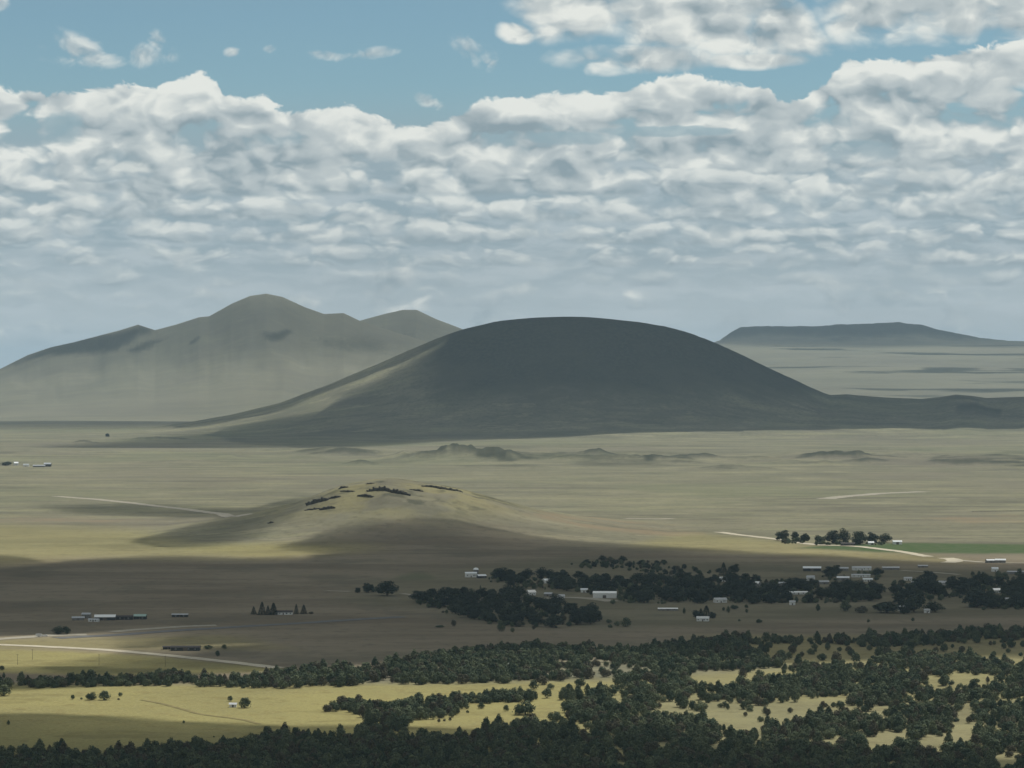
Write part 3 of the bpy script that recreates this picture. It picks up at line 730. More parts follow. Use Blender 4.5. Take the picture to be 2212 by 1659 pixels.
SP_ = [spruce_proto(i) for i in range(2)]
def plant(kind, protos, which, x, y, sc, label, cat, group=None, rz=None, names=None, z=None):
    z = float(sheet_z(x, y)[0]) if z is None else z
    e = bpy.data.objects.new(kind, None); e.empty_display_size = 1.0
    e.location = (x, y, z); e.rotation_euler = (0, 0, rng.random() * 6.28 if rz is None else rz)
    e.scale = sc if isinstance(sc, tuple) else (sc, sc, sc)
    scene.collection.objects.link(e)
    tag(e, label, cat, group)
    link(names[0] if names else 'crown', protos[which][0], e); link(names[1] if names else 'trunk', protos[which][1], e)
    return e

# ---------------------------------------------------------------- where the juniper wood stands (tracts in bearing / dip readings)
TOP = pl([(-200, 1470), (0, 1468), (40, 1464), (75, 1460), (110, 1466), (150, 1457), (240, 1455), (260, 1450), (300, 1460), (340, 1452), (385, 1444), (400, 1454), (440, 1460), (480, 1462), (560, 1458), (600, 1444), (640, 1446), (690, 1430), (740, 1434),
          (780, 1438), (850, 1420), (900, 1410), (950, 1402), (1010, 1396), (1060, 1390), (1130, 1386), (1180, 1386), (1195, 1392), (1210, 1386), (1300, 1394), (1400, 1392), (1440, 1384), (1500, 1378), (1600, 1370), (1700, 1374), (1800, 1374),
          (1950, 1366), (2040, 1360), (2100, 1354), (2212, 1354), (2500, 1352)])
CLEAR = [
    [(-200, 1484), (0, 1485), (150, 1484), (240, 1484), (340, 1481), (400, 1481), (440, 1482), (560, 1486), (660, 1484), (760, 1484), (800, 1476), (850, 1480), (1000, 1476), (1180, 1471), (1320, 1466), (1335, 1476), (1300, 1486), (1240, 1486),
     (1180, 1480), (1130, 1484), (1100, 1490), (1000, 1494), (960, 1498), (890, 1502), (850, 1506), (790, 1512), (770, 1502), (720, 1508), (705, 1522), (700, 1540), (790, 1544), (780, 1566), (760, 1580), (700, 1572), (640, 1574), (560, 1574), (500, 1586),
     (480, 1596), (440, 1604), (380, 1606), (330, 1608), (280, 1612), (240, 1620), (150, 1606), (60, 1606), (0, 1612), (-200, 1612)],
    [(850, 1568), (890, 1556), (960, 1548), (1000, 1534), (1005, 1522), (1060, 1520), (1110, 1520), (1218, 1514), (1222, 1536), (1150, 1546), (1060, 1558), (1010, 1578), (950, 1584), (900, 1580)],
    [(1482, 1454), (1500, 1448), (1600, 1450), (1745, 1444), (1700, 1456), (1640, 1462), (1600, 1468), (1530, 1474), (1490, 1480)],
    [(1395, 1524), (1440, 1518), (1575, 1514), (1530, 1532), (1460, 1546), (1420, 1536)],
    [(1530, 1548), (1560, 1532), (1600, 1530), (1640, 1528), (1700, 1520), (1760, 1520), (1740, 1542), (1650, 1554), (1560, 1570)],
    [(1980, 1462), (2060, 1460), (2120, 1462), (2190, 1470), (2100, 1478), (2080, 1486), (1990, 1474)],
    [(1860, 1532), (1880, 1524), (1925, 1522), (1900, 1545), (1870, 1548)], [(1735, 1516), (1800, 1506), (1840, 1500), (1850, 1526), (1800, 1538), (1740, 1534)],
    [(2060, 1540), (2115, 1528), (2120, 1562), (2080, 1580), (2060, 1574)], [(1950, 1502), (1975, 1498), (1970, 1518), (1940, 1520)],
    [(1858, 1600), (1900, 1586), (1965, 1580), (1940, 1600), (1892, 1614)], [(1950, 1604), (2020, 1592), (2105, 1582), (2080, 1598), (1990, 1608)],
    [(1196, 1428), (1240, 1430), (1246, 1452), (1215, 1452)], [(1288, 1432), (1400, 1434), (1390, 1446), (1300, 1464)],
    [(1640, 1414), (1700, 1412), (1900, 1418), (1900, 1428), (1660, 1424)], [(2100, 1406), (2260, 1398), (2260, 1418), (2120, 1424)],
    [(1500, 1470), (1530, 1470), (1520, 1500), (1490, 1500)], [(1320, 1486), (1360, 1480), (1350, 1504), (1310, 1504)], [(1540, 1596), (1570, 1590), (1575, 1606), (1545, 1606)],
    [(1420, 1600), (1445, 1604), (1450, 1624), (1430, 1622)], [(2150, 1628), (2190, 1626), (2200, 1650), (2150, 1650)], [(1760, 1590), (1800, 1588), (1800, 1600), (1750, 1600)],
    [(1380, 1478), (1396, 1470), (1420, 1478), (1400, 1486)], [(940, 1438), (962, 1436), (960, 1446), (942, 1446)], [(800, 1472), (856, 1466), (850, 1484), (800, 1486)],
]
OPEN = [  # grazed ground with scattered bushes
    [(1590, 1394), (1640, 1386), (1680, 1384), (1780, 1384), (1880, 1392), (1960, 1392), (2040, 1386), (2100, 1378), (2400, 1372), (2400, 1420), (2212, 1416), (2130, 1420), (2000, 1414), (1850, 1414), (1700, 1408), (1620, 1404)]]
r1 = np.random.default_rng(11)
pts = []
step = 7.0
yy_ = np.arange(2180, 3560, step)
for y0 in yy_:
    hw = (0.1495 + 0.012) * y0
    xs_ = np.arange(-hw, hw, step)
    pts.append(np.stack([xs_, np.full(len(xs_), y0)], 1))
pts = np.concatenate(pts); pts += r1.uniform(-3.3, 3.3, pts.shape)
pz = relief(pts[:, 0], pts[:, 1]); TX, TY = plan(pts[:, 0], pts[:, 1], pz)
hpx = 6.8 / (K * pts[:, 1])                       # tree height in readings
jx = TX + 30 * fbm(pts[:, 0] / 22, pts[:, 1] / 22, 92, 3); jy = TY + 7 * fbm(pts[:, 0] / 22, pts[:, 1] / 22, 95, 3)
ok = (TY - hpx * 0.85 > TOP(TX) + 3 * fbm(pts[:, 0] / 20, pts[:, 1] / 20, 97, 2))
gapn = fbm(pts[:, 0] / 24, pts[:, 1] / 30, 99, 3); gapn0 = fbm(pts[:, 0] / 12, pts[:, 1] / 12, 93, 2)
clr = np.zeros(len(pts), bool)
for c_ in CLEAR: clr |= (inside(c_, jx, jy) | inside(c_, jx, jy - hpx * 0.5) | inside(c_, jx, jy - hpx * 0.95))
big_clear = inside(CLEAR[0], TX, TY) & (TX < 1150)
opn = np.zeros(len(pts), bool)
for c_ in OPEN: opn |= inside(c_, jx, jy - hpx * 0.3)
dens = np.where(opn, 0.035, np.where(TX > 1150, 0.86, 0.93))
dens = np.where(clr, np.where((TX > 1150) & (gapn0 > 0.1), 0.10, 0.0), dens)
dens = np.where((TX > 1150) & (TY > 1425) & (gapn > 0.09 + 0.30 * smooth(TY, 1570, 1640)) & ~opn & ~clr, 0.30, dens)
dens = np.where((gapn > 0.5) & ~opn & ~clr, 0.12, dens)
dens = np.where((TX < 780) & (TY < 1486) & ~clr, np.where(gapn > 0.4, 0.3, 0.97), dens)
ok &= r1.random(len(pts)) < dens
pts = pts[ok]; TY_ = TY[ok]; TX_ = TX[ok]
order = np.argsort(pts[:, 1]); pts = pts[order]; TX_ = TX_[order]; TY_ = TY_[order]
print('junipers', len(pts))
inview = (TX_ > 6) & (TX_ < 2206) & (TY_ < 1678)
near_i = np.where(inview)[0][:300]
mask = np.ones(len(pts), bool); mask[near_i] = False
JN = ['crown', 'trunk']
def where_word(X): return 'left' if X < 740 else ('middle' if X < 1475 else 'right')
for q, i in enumerate(near_i):
    w = where_word(TX_[i]); s_ = 1.1 + 0.6 * r1.random()
    plant('juniper_tree', JP, int(r1.integers(6)), pts[i, 0], pts[i, 1], s_, f'dark shaded juniper in the dense wood along the bottom edge of the photo, {w} third', 'juniper', f'junipers of the near wood, {w} third')
# the rest of the wood, thousands of crowns nobody could count: points carrying the same tree shapes
def scatter(name, rest, lo, hi, power=1.4):
    """a mesh of points, each carrying a size, a turn and a tree shape"""
    pm = bpy.data.meshes.new(name); pm.vertices.add(len(rest))
    pm.vertices.foreach_set('co', np.column_stack([rest, sheet_z(rest[:, 0], rest[:, 1]) - 0.1]).astype(np.float32).ravel())
    for nm, arr in (('size', lo + (hi - lo) * r1.random(len(rest)) ** power), ('turn', r1.random(len(rest)) * 6.283)):
        a = pm.attributes.new(nm, 'FLOAT', 'POINT'); a.data.foreach_set('value', arr.astype(np.float32))
    a = pm.attributes.new('pick', 'INT', 'POINT'); a.data.foreach_set('value', r1.integers(0, 6, len(rest)).astype(np.int32))
    return tag(link(name, pm), kind='stuff')
wood = scatter('juniper_wood', pts[mask], 0.70, 1.85)
gn = bpy.data.node_groups.new('wood_nodes', 'GeometryNodeTree')
gn.interface.new_socket('Geometry', in_out='INPUT', socket_type='NodeSocketGeometry'); gn.interface.new_socket('Geometry', in_out='OUTPUT', socket_type='NodeSocketGeometry')
gi = gn.nodes.new('NodeGroupInput'); go = gn.nodes.new('NodeGroupOutput')
inst = gn.nodes.new('GeometryNodeInstanceOnPoints'); gn.links.new(gi.outputs[0], inst.inputs['Points'])
g2i = gn.nodes.new('GeometryNodeGeometryToInstance')
by_mesh = {}
for o in scene.objects:
    if o.type == 'MESH' and o.parent and o.data.name not in by_mesh: by_mesh[o.data.name] = o
for cr, tr in reversed(JP):
    j = gn.nodes.new('GeometryNodeJoinGeometry')
    for me_ in (cr, tr):
        oi = gn.nodes.new('GeometryNodeObjectInfo'); oi.transform_space = 'ORIGINAL'; oi.inputs['Object'].default_value = by_mesh[me_.name]
        gn.links.new(oi.outputs['Geometry'], j.inputs[0])
    w_ = gn.nodes.new('GeometryNodeGeometryToInstance'); gn.links.new(j.outputs[0], w_.inputs[0])
    gn.links.new(w_.outputs[0], g2i.inputs[0])
gj = gn.nodes.new('GeometryNodeJoinGeometry')
for l in list(g2i.inputs[0].links): gn.links.new(l.from_socket, gj.inputs[0])
gn.nodes.remove(g2i)
gn.links.new(gj.outputs[0], inst.inputs['Instance']); inst.inputs['Pick Instance'].default_value = True
def gattr(n, t):
    a = gn.nodes.new('GeometryNodeInputNamedAttribute'); a.data_type = t; a.inputs['Name'].default_value = n; return a.outputs[0]
gn.links.new(gattr('pick', 'INT'), inst.inputs['Instance Index'])
cr_ = gn.nodes.new('ShaderNodeCombineXYZ'); gn.links.new(gattr('turn', 'FLOAT'), cr_.inputs[2]); gn.links.new(cr_.outputs[0], inst.inputs['Rotation'])
gn.links.new(gattr('size', 'FLOAT'), inst.inputs['Scale'])
gn.links.new(inst.outputs[0], go.inputs[0])
md = wood.modifiers.new('wood', 'NODES'); md.node_group = gn

# ================================================================ lone bushes and trees in the pastures
def at(X, Y):
    p = ground_at([X], [Y])[0]; return float(p[0]), float(p[1])
def m_per(Y_or_y, y=None): return K * (y if y else Y_or_y)
def bush(X, Y, wr, hr, label, group=None, which=0, cat='bush', kind='juniper_bush'):
    """wr, hr: width and height as read from the lookout"""
    x, y = at(X, Y); pw = [3.3, 3.7, 3.0, 2.6, 3.9, 3.2][which] * 2; ph = [5.6, 5.0, 6.6, 6.9, 5.4, 4.6][which]
    return plant(kind, JP, which, x, y, (wr * K * y / pw, wr * K * y / pw, hr * K * y / ph), label, cat, group)
PB = [  # bearing, dip, width, height, label
    (8, 1503, 40, 24, 'broad dark bush cut by the left edge of the photo in the yellow pasture', 0),
    (157, 1511, 11, 12, 'small dark square bush left of the paired round bushes in the yellow pasture', 2),
    (176, 1511, 7, 5, 'tiny low bush just left of the paired round bushes', 5),
    (197, 1512, 30, 19, 'left one of two joined round bushes in the yellow pasture', 1),
    (226, 1512, 32, 20, 'right one of two joined round bushes in the yellow pasture', 0),
    (260, 1504, 12, 10, 'small dark bush right of the paired round bushes in the yellow pasture', 4),
    (256, 1512, 8, 4, 'tiny low bush just right of the paired round bushes', 5),
    (320, 1480, 9, 6, 'tiny bush on the pasture edge below the tree strip', 1),
    (206, 1483, 7, 6, 'tiny dark bush on the pasture under the left tree strip, right of the pair', 1),
    (194, 1480, 6, 5, 'tiny dark bush on the pasture under the left tree strip, left of the pair', 4),
    (497, 1515, 14, 14, 'dark round bush beside the small white shed in the pasture', 2),
    (529, 1529, 34, 22, 'wide domed bush right of the small white shed in the pasture', 0),
    (18, 1566, 9, 11, 'small dark upright bush at far left on the edge of the pasture shade', 3),
    (397, 1563, 7, 8, 'tiny dark bush alone in the lower yellow pasture', 2),
    (462, 1593, 5, 4, 'speck of a bush near the lower wood edge', 2),
    (847, 1476, 12, 16, 'round dark bush alone in the notch of the pasture strip', 2),
    (1153, 1489, 26, 20, 'round dark bush standing proud on the narrow pasture strip', 0),
    (935, 1554, 20, 20, 'dark round bush in the lower clearing, left of the dead stump', 2),
    (1093, 1536, 16, 16, 'dark conical bush in the middle of the lower clearing', 4),
    (1039, 1531, 20, 14, 'dark bush on the upper edge of the lower clearing', 0),
    (1134, 1544, 54, 34, 'largest bush of the lower clearing, on its right side', 1),
    (975, 1550, 16, 14, 'dark bush right of the stump in the lower clearing', 3),
    (948, 1560, 9, 8, 'little bush in the lower clearing below the round one, left', 5), (960, 1558, 8, 6, 'little flat bush in the lower clearing below the round one, middle', 1), (972, 1557, 9, 8, 'little bush in the lower clearing below the round one, right', 0),
    (883, 1560, 9, 14, 'small upright bush at the left end of the lower clearing', 3),
    (1010, 1540, 8, 7, 'tiny bush under the top edge of the lower clearing', 1),
    (1610, 1548, 12, 12, 'small dark bush in the brown right-hand clearing, left one', 2), (1660, 1545, 14, 14, 'small dark bush in the brown right-hand clearing, middle one', 0), (1707, 1540, 16, 14, 'small dark bush in the brown right-hand clearing, right one', 4),
    (4, 1448, 14, 12, 'dark round bush at the left edge above the tree strip', 2), (8, 1466, 9, 14, 'small upright bush at the left edge beside the tree strip', 3),
    (470, 1418, 12, 15, 'upright brown bush just above the cream road', 2), (450, 1402, 26, 9, 'low dark flat bush right of the long dark barn', 5), (484, 1402, 14, 12, 'dark conical bush right of the long dark barn', 4),
    (980, 1353, 14, 16, 'lone dark tree on the shaded plain below the big grove', 2), (950, 1355, 24, 5, 'low strip of brush on the shaded plain below the big grove', 5),
    (1083, 1364, 22, 22, 'dark tree on the lower edge of the big grove', 0), (1107, 1366, 12, 12, 'small tree beside the dark one on the lower edge of the grove', 2),
    (1315, 1346, 16, 9, 'dark flat bush left of the round one on the shaded plain', 5), (1318, 1356, 12, 9, 'dark little bush under the flat one on the shaded plain', 1), (1352, 1354, 28, 20, 'big round dark bush alone right of the grove on the shaded plain', 0), (1333, 1352, 18, 12, 'low bush leaning on the big round dark one', 4),
    (1478, 1326, 8, 14, 'thin upright tree left of the white house with the pine', 3), (1563, 1320, 8, 10, 'small dark tree right of the house pines, left one', 2), (1573, 1324, 10, 16, 'small conical tree right of the house pines, middle one', 3), (1586, 1316, 22, 10, 'low bush right of the house pines', 5),
    (1612, 1313, 10, 8, 'upper of two small trees on the shaded plain', 1), (1613, 1324, 8, 10, 'lower of two small trees on the shaded plain', 2), (1597, 1342, 8, 5, 'speck of a bush below the two small trees', 5), (1640, 1346, 18, 10, 'wind-bent bush alone on the shaded plain', 4),
    (1767, 1320, 12, 16, 'dark egg-shaped tree alone on the shaded plain', 3), (1826, 1320, 30, 24, 'round dark tree at the left of the right-hand row', 0), (1860, 1324, 34, 16, 'low brown domed tree in the right-hand row', 5), (1876, 1344, 8, 8, 'tiny round bush below the right-hand row, left one', 1), (1972, 1342, 10, 8, 'tiny round bush below the right-hand row, right one', 0),
    (2098, 1310, 10, 8, 'tiny bush on the plain right of the tall dark tree', 1), (2125, 1318, 12, 8, 'low bush beside the conical grove at right', 4),
    (815, 1357, 0, 0, '', 0),
]
for (X, Y, w_, h_, lab, k) in PB:
    if w_: bush(X, Y, w_, h_, lab, None, k)
r2 = np.random.default_rng(21)
n_ = 0
for _ in range(400):                                 # scattered bushes on the grazed strip at right
    X = r2.uniform(1600, 2212); Y = r2.uniform(1388, 1420)
    if inside(OPEN[0], np.array([X]), np.array([Y]))[0] and n_ < 34:
        s_ = r2.uniform(0.7, 1.5); n_ += 1
        bush(X, Y, 14 * s_, 11 * s_, 'small dark bush scattered on the brown grazed strip between the two right-hand woods', 'bushes on the grazed strip', int(r2.integers(6)))
for (X, Y) in [(1215, 1440), (1245, 1446), (1310, 1440), (1335, 1442), (1360, 1444), (1376, 1446), (1326, 1458)]:
    bush(X, Y, 16, 13, 'dark bush in the small pale clearings above the pasture strip', 'bushes in the small pale clearings', int(r2.integers(6)))

# ================================================================ village trees
KEY = [(1307, 1292, 46), (1147, 1286, 16), (1180, 1260, 6), (1262, 1280, 10), (1562, 1256, 10), (1634, 1268, 6), (1692, 1266, 18), (1725, 1284, 34), (1556, 1302, 22), (1712, 1307, 10), (1755, 1234, 30), (1820, 1236, 30),
       (1862, 1247, 40), (1822, 1254, 24), (1875, 1256, 18), (1780, 1262, 14), (1962, 1254, 14), (2038, 1264, 10), (2150, 1240, 10), (2152, 1281, 12), (1212, 1293, 50), (1190, 1288, 16)]
CLUST = [  # tract of tree feet, spacing in metres, description, group
    ([(890, 1302), (935, 1288), (1000, 1284), (1060, 1286), (1150, 1290), (1200, 1304), (1225, 1318), (1290, 1324), (1292, 1350), (1190, 1358), (1140, 1362), (1075, 1350), (1010, 1335), (930, 1316)], 15.5, 'dark round tree in the big grove left of the village', 'trees of the big left grove'),
    ([(1044, 1250), (1080, 1246), (1130, 1244), (1250, 1250), (1300, 1256), (1380, 1252), (1500, 1250), (1500, 1298), (1420, 1306), (1310, 1306), (1310, 1290), (1200, 1276), (1120, 1272), (1070, 1258)], 15.5, 'dark tree in the village, around and left of the long white barn', 'village trees, left part'),
    ([(1500, 1254), (1640, 1256), (1730, 1262), (1770, 1270), (1900, 1270), (1925, 1300), (1800, 1304), (1660, 1306), (1560, 1305), (1500, 1304)], 14.5, 'dark tree in the thick belt along the front of the village', 'village trees, front belt'),
    ([(1780, 1245), (1820, 1242), (1900, 1240), (1905, 1256), (1800, 1262)], 14.0, 'dark tree among the white roofs at the back of the village', 'village trees, among the back roofs'),
    ([(1930, 1262), (2010, 1250), (2080, 1262), (2120, 1256), (2180, 1265), (2290, 1260), (2290, 1312), (2230, 1316), (2100, 1316), (2090, 1290), (2000, 1300), (1960, 1322), (1930, 1315)], 15.5, 'dark tree at the right end of the village', 'village trees, right end'),
    ([(1210, 1222), (1280, 1214), (1340, 1210), (1420, 1216), (1500, 1228), (1560, 1238), (1500, 1246), (1400, 1240), (1340, 1230), (1260, 1232)], 19.0, 'small loose tree in the green lots behind the village', 'small trees behind the village'),
]
r3 = np.random.default_rng(5); ntree = 0
for ci, (poly, sp, lab, grp) in enumerate(CLUST):
    P_ = ground_at([p[0] for p in poly], [p[1] for p in poly])
    x0, x1, y0, y1 = P_[:, 0].min(), P_[:, 0].max(), P_[:, 1].min(), P_[:, 1].max()
    sp *= 1.12
    g_ = [(x + r3.uniform(-.45, .45) * sp, y + r3.uniform(-.45, .45) * sp * 2.6) for y in np.arange(y0, y1, sp * 2.6) for x in np.arange(x0, x1, sp)]
    g_ = np.array(g_); m_ = inside([(p[0], p[1]) for p in P_[:, :2]], g_[:, 0], g_[:, 1]); g_ = g_[m_]
    small_ = ci == 5
    for (x, y) in g_:
        if r3.random() < 0.10: continue
        bx_, by_ = plan(x, y, float(relief(x, y)))
        if any(abs(bx_ - kx) < kw / 2 + 8 and ky - 5 < by_ < ky + 17 for kx, ky, kw in KEY): continue
        s_ = r3.uniform(0.8, 1.2) * (0.55 if small_ else 1.0); s_ = (s_ * 1.8, s_ * 1.8, s_ * 1.22)
        plant('cottonwood_tree', CP_, int(r3.integers(5)), float(x), float(y), s_, lab, 'tree', grp); ntree += 1
print('village trees', ntree)
# low brush filling the lots and the feet of the tree belts
bp = []
for ci, (poly, sp, lab, grp) in enumerate(CLUST):
    P_ = ground_at([p[0] for p in poly], [p[1] for p in poly]); x0, x1, y0, y1 = P_[:, 0].min(), P_[:, 0].max(), P_[:, 1].min(), P_[:, 1].max()
    n_b = int((x1 - x0) * (y1 - y0) / ((260 if ci == 0 else 150) if ci < 5 else 420)); q = np.stack([r3.uniform(x0, x1, n_b), r3.uniform(y0, y1, n_b)], 1)
    q = q[inside([(p[0], p[1]) for p in P_[:, :2]], q[:, 0] + 6 * fbm(q[:, 0] / 25, q[:, 1] / 25, 33, 2), q[:, 1] + 25 * fbm(q[:, 0] / 40, q[:, 1] / 40, 35, 2))]
    q = q[fbm(q[:, 0] / 30, q[:, 1] / 60, 36, 3) > -0.35]
    bX, bY = plan(q[:, 0], q[:, 1], relief(q[:, 0], q[:, 1])); keep = np.ones(len(q), bool)
    for kx, ky, kw in KEY: keep &= ~((np.abs(bX - kx) < kw / 2 + 3) & (bY > ky - 4) & (bY < ky + 12))
    bp.append(q[keep])
farm = [(1690, 1738, 1169, 1175), (1762, 1912, 1172, 1178), (2100, 2212, 1240, 1262)]
for fx0, fx1, fy0, fy1 in farm: bp.append(ground_at(r3.uniform(fx0, fx1, 34), r3.uniform(fy0, fy1, 34))[:, :2])
brush = scatter('village_brush', np.concatenate(bp), 0.45, 1.35, 1.2)
mb_ = brush.modifiers.new('brush', 'NODES'); mb_.node_group = gn
def tree(X, Y, wr, hr, label, k=0, group=None):
    x, y = at(X, Y); pw = [6.2, 5.2, 7.0, 4.4, 5.6][k] * 2; ph = [11.0, 9.5, 12.0, 10.0, 8.0][k] * 0.97
    plant('shade_tree', CP_, k, x, y, (wr * K * y / pw * 1.4, wr * K * y / pw * 1.4, hr * K * y / ph * 1.08), label, 'tree', group)
def fir(X, Y, wr, hr, label, group=None):
    x, y = at(X, Y); k = int(r3.integers(2)); plant('spruce_tree', SP_, k, x, y, (wr * K * y / [4.6, 4.0][k], wr * K * y / [4.6, 4.0][k], hr * K * y / [11, 9][k]), label, 'conifer', group)
for a in [(836, 1287, 48, 34, 'big round tree, largest of the trio beside the track left of the grove', 0), (796, 1280, 26, 20, 'middle-sized round tree of the trio beside the track left of the grove', 1), (773, 1281, 12, 12, 'smallest tree of the trio beside the track left of the grove', 3),
          (125, 1370, 34, 18, 'wide flat-topped tree alone beside the road at left', 2), (145, 1370, 18, 16, 'right half of the flat-topped tree pair beside the road at left', 4),
          (1690, 1168, 30, 22, 'round dark tree at the left end of the farm row beyond the village', 1), (1718, 1168, 16, 20, 'wispy small tree in the farm row beyond the village', 3), (1737, 1172, 22, 18, 'dark bushy tree in the farm row, right of the wispy one', 4),
          (1772, 1174, 26, 16, 'low dark tree beside the tallest farm trees', 4), (1800, 1174, 34, 30, 'tall square-topped tree of the farm, left one of two tallest', 0), (1826, 1174, 30, 32, 'tall square-topped tree of the farm, second of the tallest', 2),
          (1858, 1176, 38, 30, 'big round tree of the farm, right of the two tallest', 0), (1884, 1174, 24, 24, 'dark tree of the farm, before the roofed gap', 1), (1908, 1172, 34, 20, 'round lighter tree at the right end of the farm row', 2),
          (1508, 1336, 26, 16, 'low broad tree left of the white house under the pine', 4), (1540, 1336, 14, 14, 'dark tree right of the white house under the pine', 1),
          (1915, 1324, 60, 22, 'long low clump of dark trees in the right-hand row', 4), (1974, 1322, 44, 42, 'tall dark tree, biggest of the right-hand row', 0), (1954, 1326, 26, 18, 'green round tree in front of the small white house at right', 1), (2020, 1322, 40, 24, 'dark flat-topped tree right of the biggest of the right-hand row', 2),
          (2110, 1312, 60, 40, 'broad conical dark tree group near the right edge', 2), (2160, 1312, 40, 24, 'dark tree just right of the broad conical one', 0),
          (1587, 1237, 22, 18, 'round tree just right of the spire-topped conifer behind the village', 1), (1806, 1243, 20, 24, 'dark round tree rising beside the long white roof', 0), (1244, 1350, 30, 36, 'tall dark tree at the right edge of the big grove', 0), (1276, 1348, 30, 34, 'dark tree right of the tallest at the grove edge', 1),
          (1296, 1222, 0, 0, '', 0), (232, 944, 9, 8, 'lone dark tree far out on the plain before the left mountain', 3), (12, 1006, 26, 8, 'dark farm tree beside the far white barns, at the left edge', 4)]:
    if a[2]: tree(*a)
for a in [(548, 1327, 14, 17, 'smallest spruce, leftmost of the homestead conifers'), (566, 1328, 20, 28, 'tallest spruce of the homestead conifers'), (579, 1328, 14, 20, 'spruce between the two tall ones of the homestead'), (591, 1328, 20, 26, 'broad spruce right of the gap in the homestead conifers'),
          (640, 1326, 12, 21, 'spruce just right of the homestead house'), (656, 1326, 16, 20, 'last spruce, right of the homestead house'), (1526, 1334, 24, 26, 'pointed pine right behind the white house on the shaded plain'), (1514, 1332, 14, 18, 'smaller pine left of the pointed one behind the white house'),
          (1563, 1243, 22, 28, 'twin-spired conifer behind the village'), (1575, 1246, 16, 20, 'conifer right of the twin-spired one behind the village'), (1038, 1283, 8, 19, 'slim dark poplar-like conifer rising from the big grove')]: fir(*a)
x, y = at(672, 1326); plant('spruce_bush', JP, 5, x, y, (1.1, 1.1, 0.55), 'low spreading bush at the right end of the homestead row', 'bush', None)

# ================================================================ roads
def strip(name, pts_, width, mat, kind='structure', lift=0.25, n=None):
    P_ = ground_at([p[0] for p in pts_], [p[1] for p in pts_])[:, :2]
    seg = np.hypot(*np.diff(P_, axis=0).T); s = np.concatenate([[0], np.cumsum(seg)])
    n = n or max(8, int(s[-1] / 9)); u = np.linspace(0, s[-1], n)
    px, py = np.interp(u, s, P_[:, 0]), np.interp(u, s, P_[:, 1])
    k_ = np.ones(5) / 5; pad = lambda a: np.convolve(np.concatenate([[a[0]] * 2, a, [a[-1]] * 2]), k_, 'valid')
    px, py = pad(px), pad(py)
    tx, ty = np.gradient(px), np.gradient(py); L_ = np.hypot(tx, ty) + 1e-9; nx, ny = -ty / L_, tx / L_
    rows = []
    for o_ in (-0.5, -0.17, 0.17, 0.5):
        w_ = width * o_ * (1 + 0.25 * fbm(u / 14, u * 0 + o_, 66, 3))
        x_, y_ = px + nx * w_, py + ny * w_; rows.append(np.stack([x_, y_, sheet_z(x_, y_) + lift], 1))
    v = np.stack(rows, 1).reshape(-1, 3); ii = np.arange(n * 4).reshape(n, 4)
    f = np.stack([ii[:-1, :-1], ii[1:, :-1], ii[1:, 1:], ii[:-1, 1:]], -1).reshape(-1, 4)
    return tag(link(name, mesh_from(name, v, f, mat, True)), kind=kind)
DIRT = plain('pale_dirt', (0.52, 0.47, 0.36), 0.95, 0.14, 0.08)
DUST = plain('brown_dirt', (0.36, 0.33, 0.26), 0.95, 0.15, 0.08)
TAR = plain('worn_asphalt', (0.150, 0.150, 0.145), 0.9, 0.12, 0.08)
RUT = plain('worn_track', (0.235, 0.200, 0.090), 0.95, 0.15, 0.1)
strip('dirt_road', [(-60, 1391), (0, 1393), (100, 1397), (230, 1404), (320, 1412), (420, 1422), (520, 1433), (610, 1444)], 15, DIRT)
strip('dirt_road', [(1550, 1149), (1600, 1156), (1680, 1165), (1760, 1177), (1850, 1180), (1950, 1192), (2008, 1203)], 17, DIRT)
strip('dirt_road', [(2040, 1205), (2052, 1207), (2068, 1212), (2044, 1216)], 22, DIRT)
strip('dirt_road', [(2060, 1209), (2110, 1214), (2160, 1216), (2260, 1217)], 14, DUST)
strip('dirt_road', [(-60, 1384), (0, 1381), (40, 1378), (110, 1372), (200, 1371)], 20, DUST)
strip('highway', [(110, 1379), (250, 1372), (400, 1361), (520, 1354), (640, 1347), (760, 1339), (880, 1332)], 20, TAR)
strip('dirt_road', [(230, 1366), (330, 1358), (420, 1352), (480, 1351)], 16, DUST)
strip('path', [(120, 1072), (200, 1078), (280, 1086), (400, 1100), (480, 1110), (530, 1114)], 26, DUST)
strip('path', [(1340, 1120), (1400, 1121), (1460, 1120)], 22, DUST)
strip('path', [(2000, 1062), (1900, 1066), (1830, 1072), (1780, 1078)], 40, DUST)
strip('path', [(300, 1511), (340, 1518), (400, 1533), (430, 1544), (480, 1549), (520, 1553), (566, 1566)], 4, RUT)
strip('path', [(860, 1282), (880, 1283), (905, 1289), (925, 1292)], 9, DUST)
strip('dirt_road', [(1160, 1293), (1230, 1290), (1290, 1294), (1330, 1300)], 20, DUST)
strip('dirt_road', [(1940, 1232), (2010, 1236), (2080, 1242)], 10, DUST)
strip('path', [(760, 1278), (700, 1276)], 8, DUST)

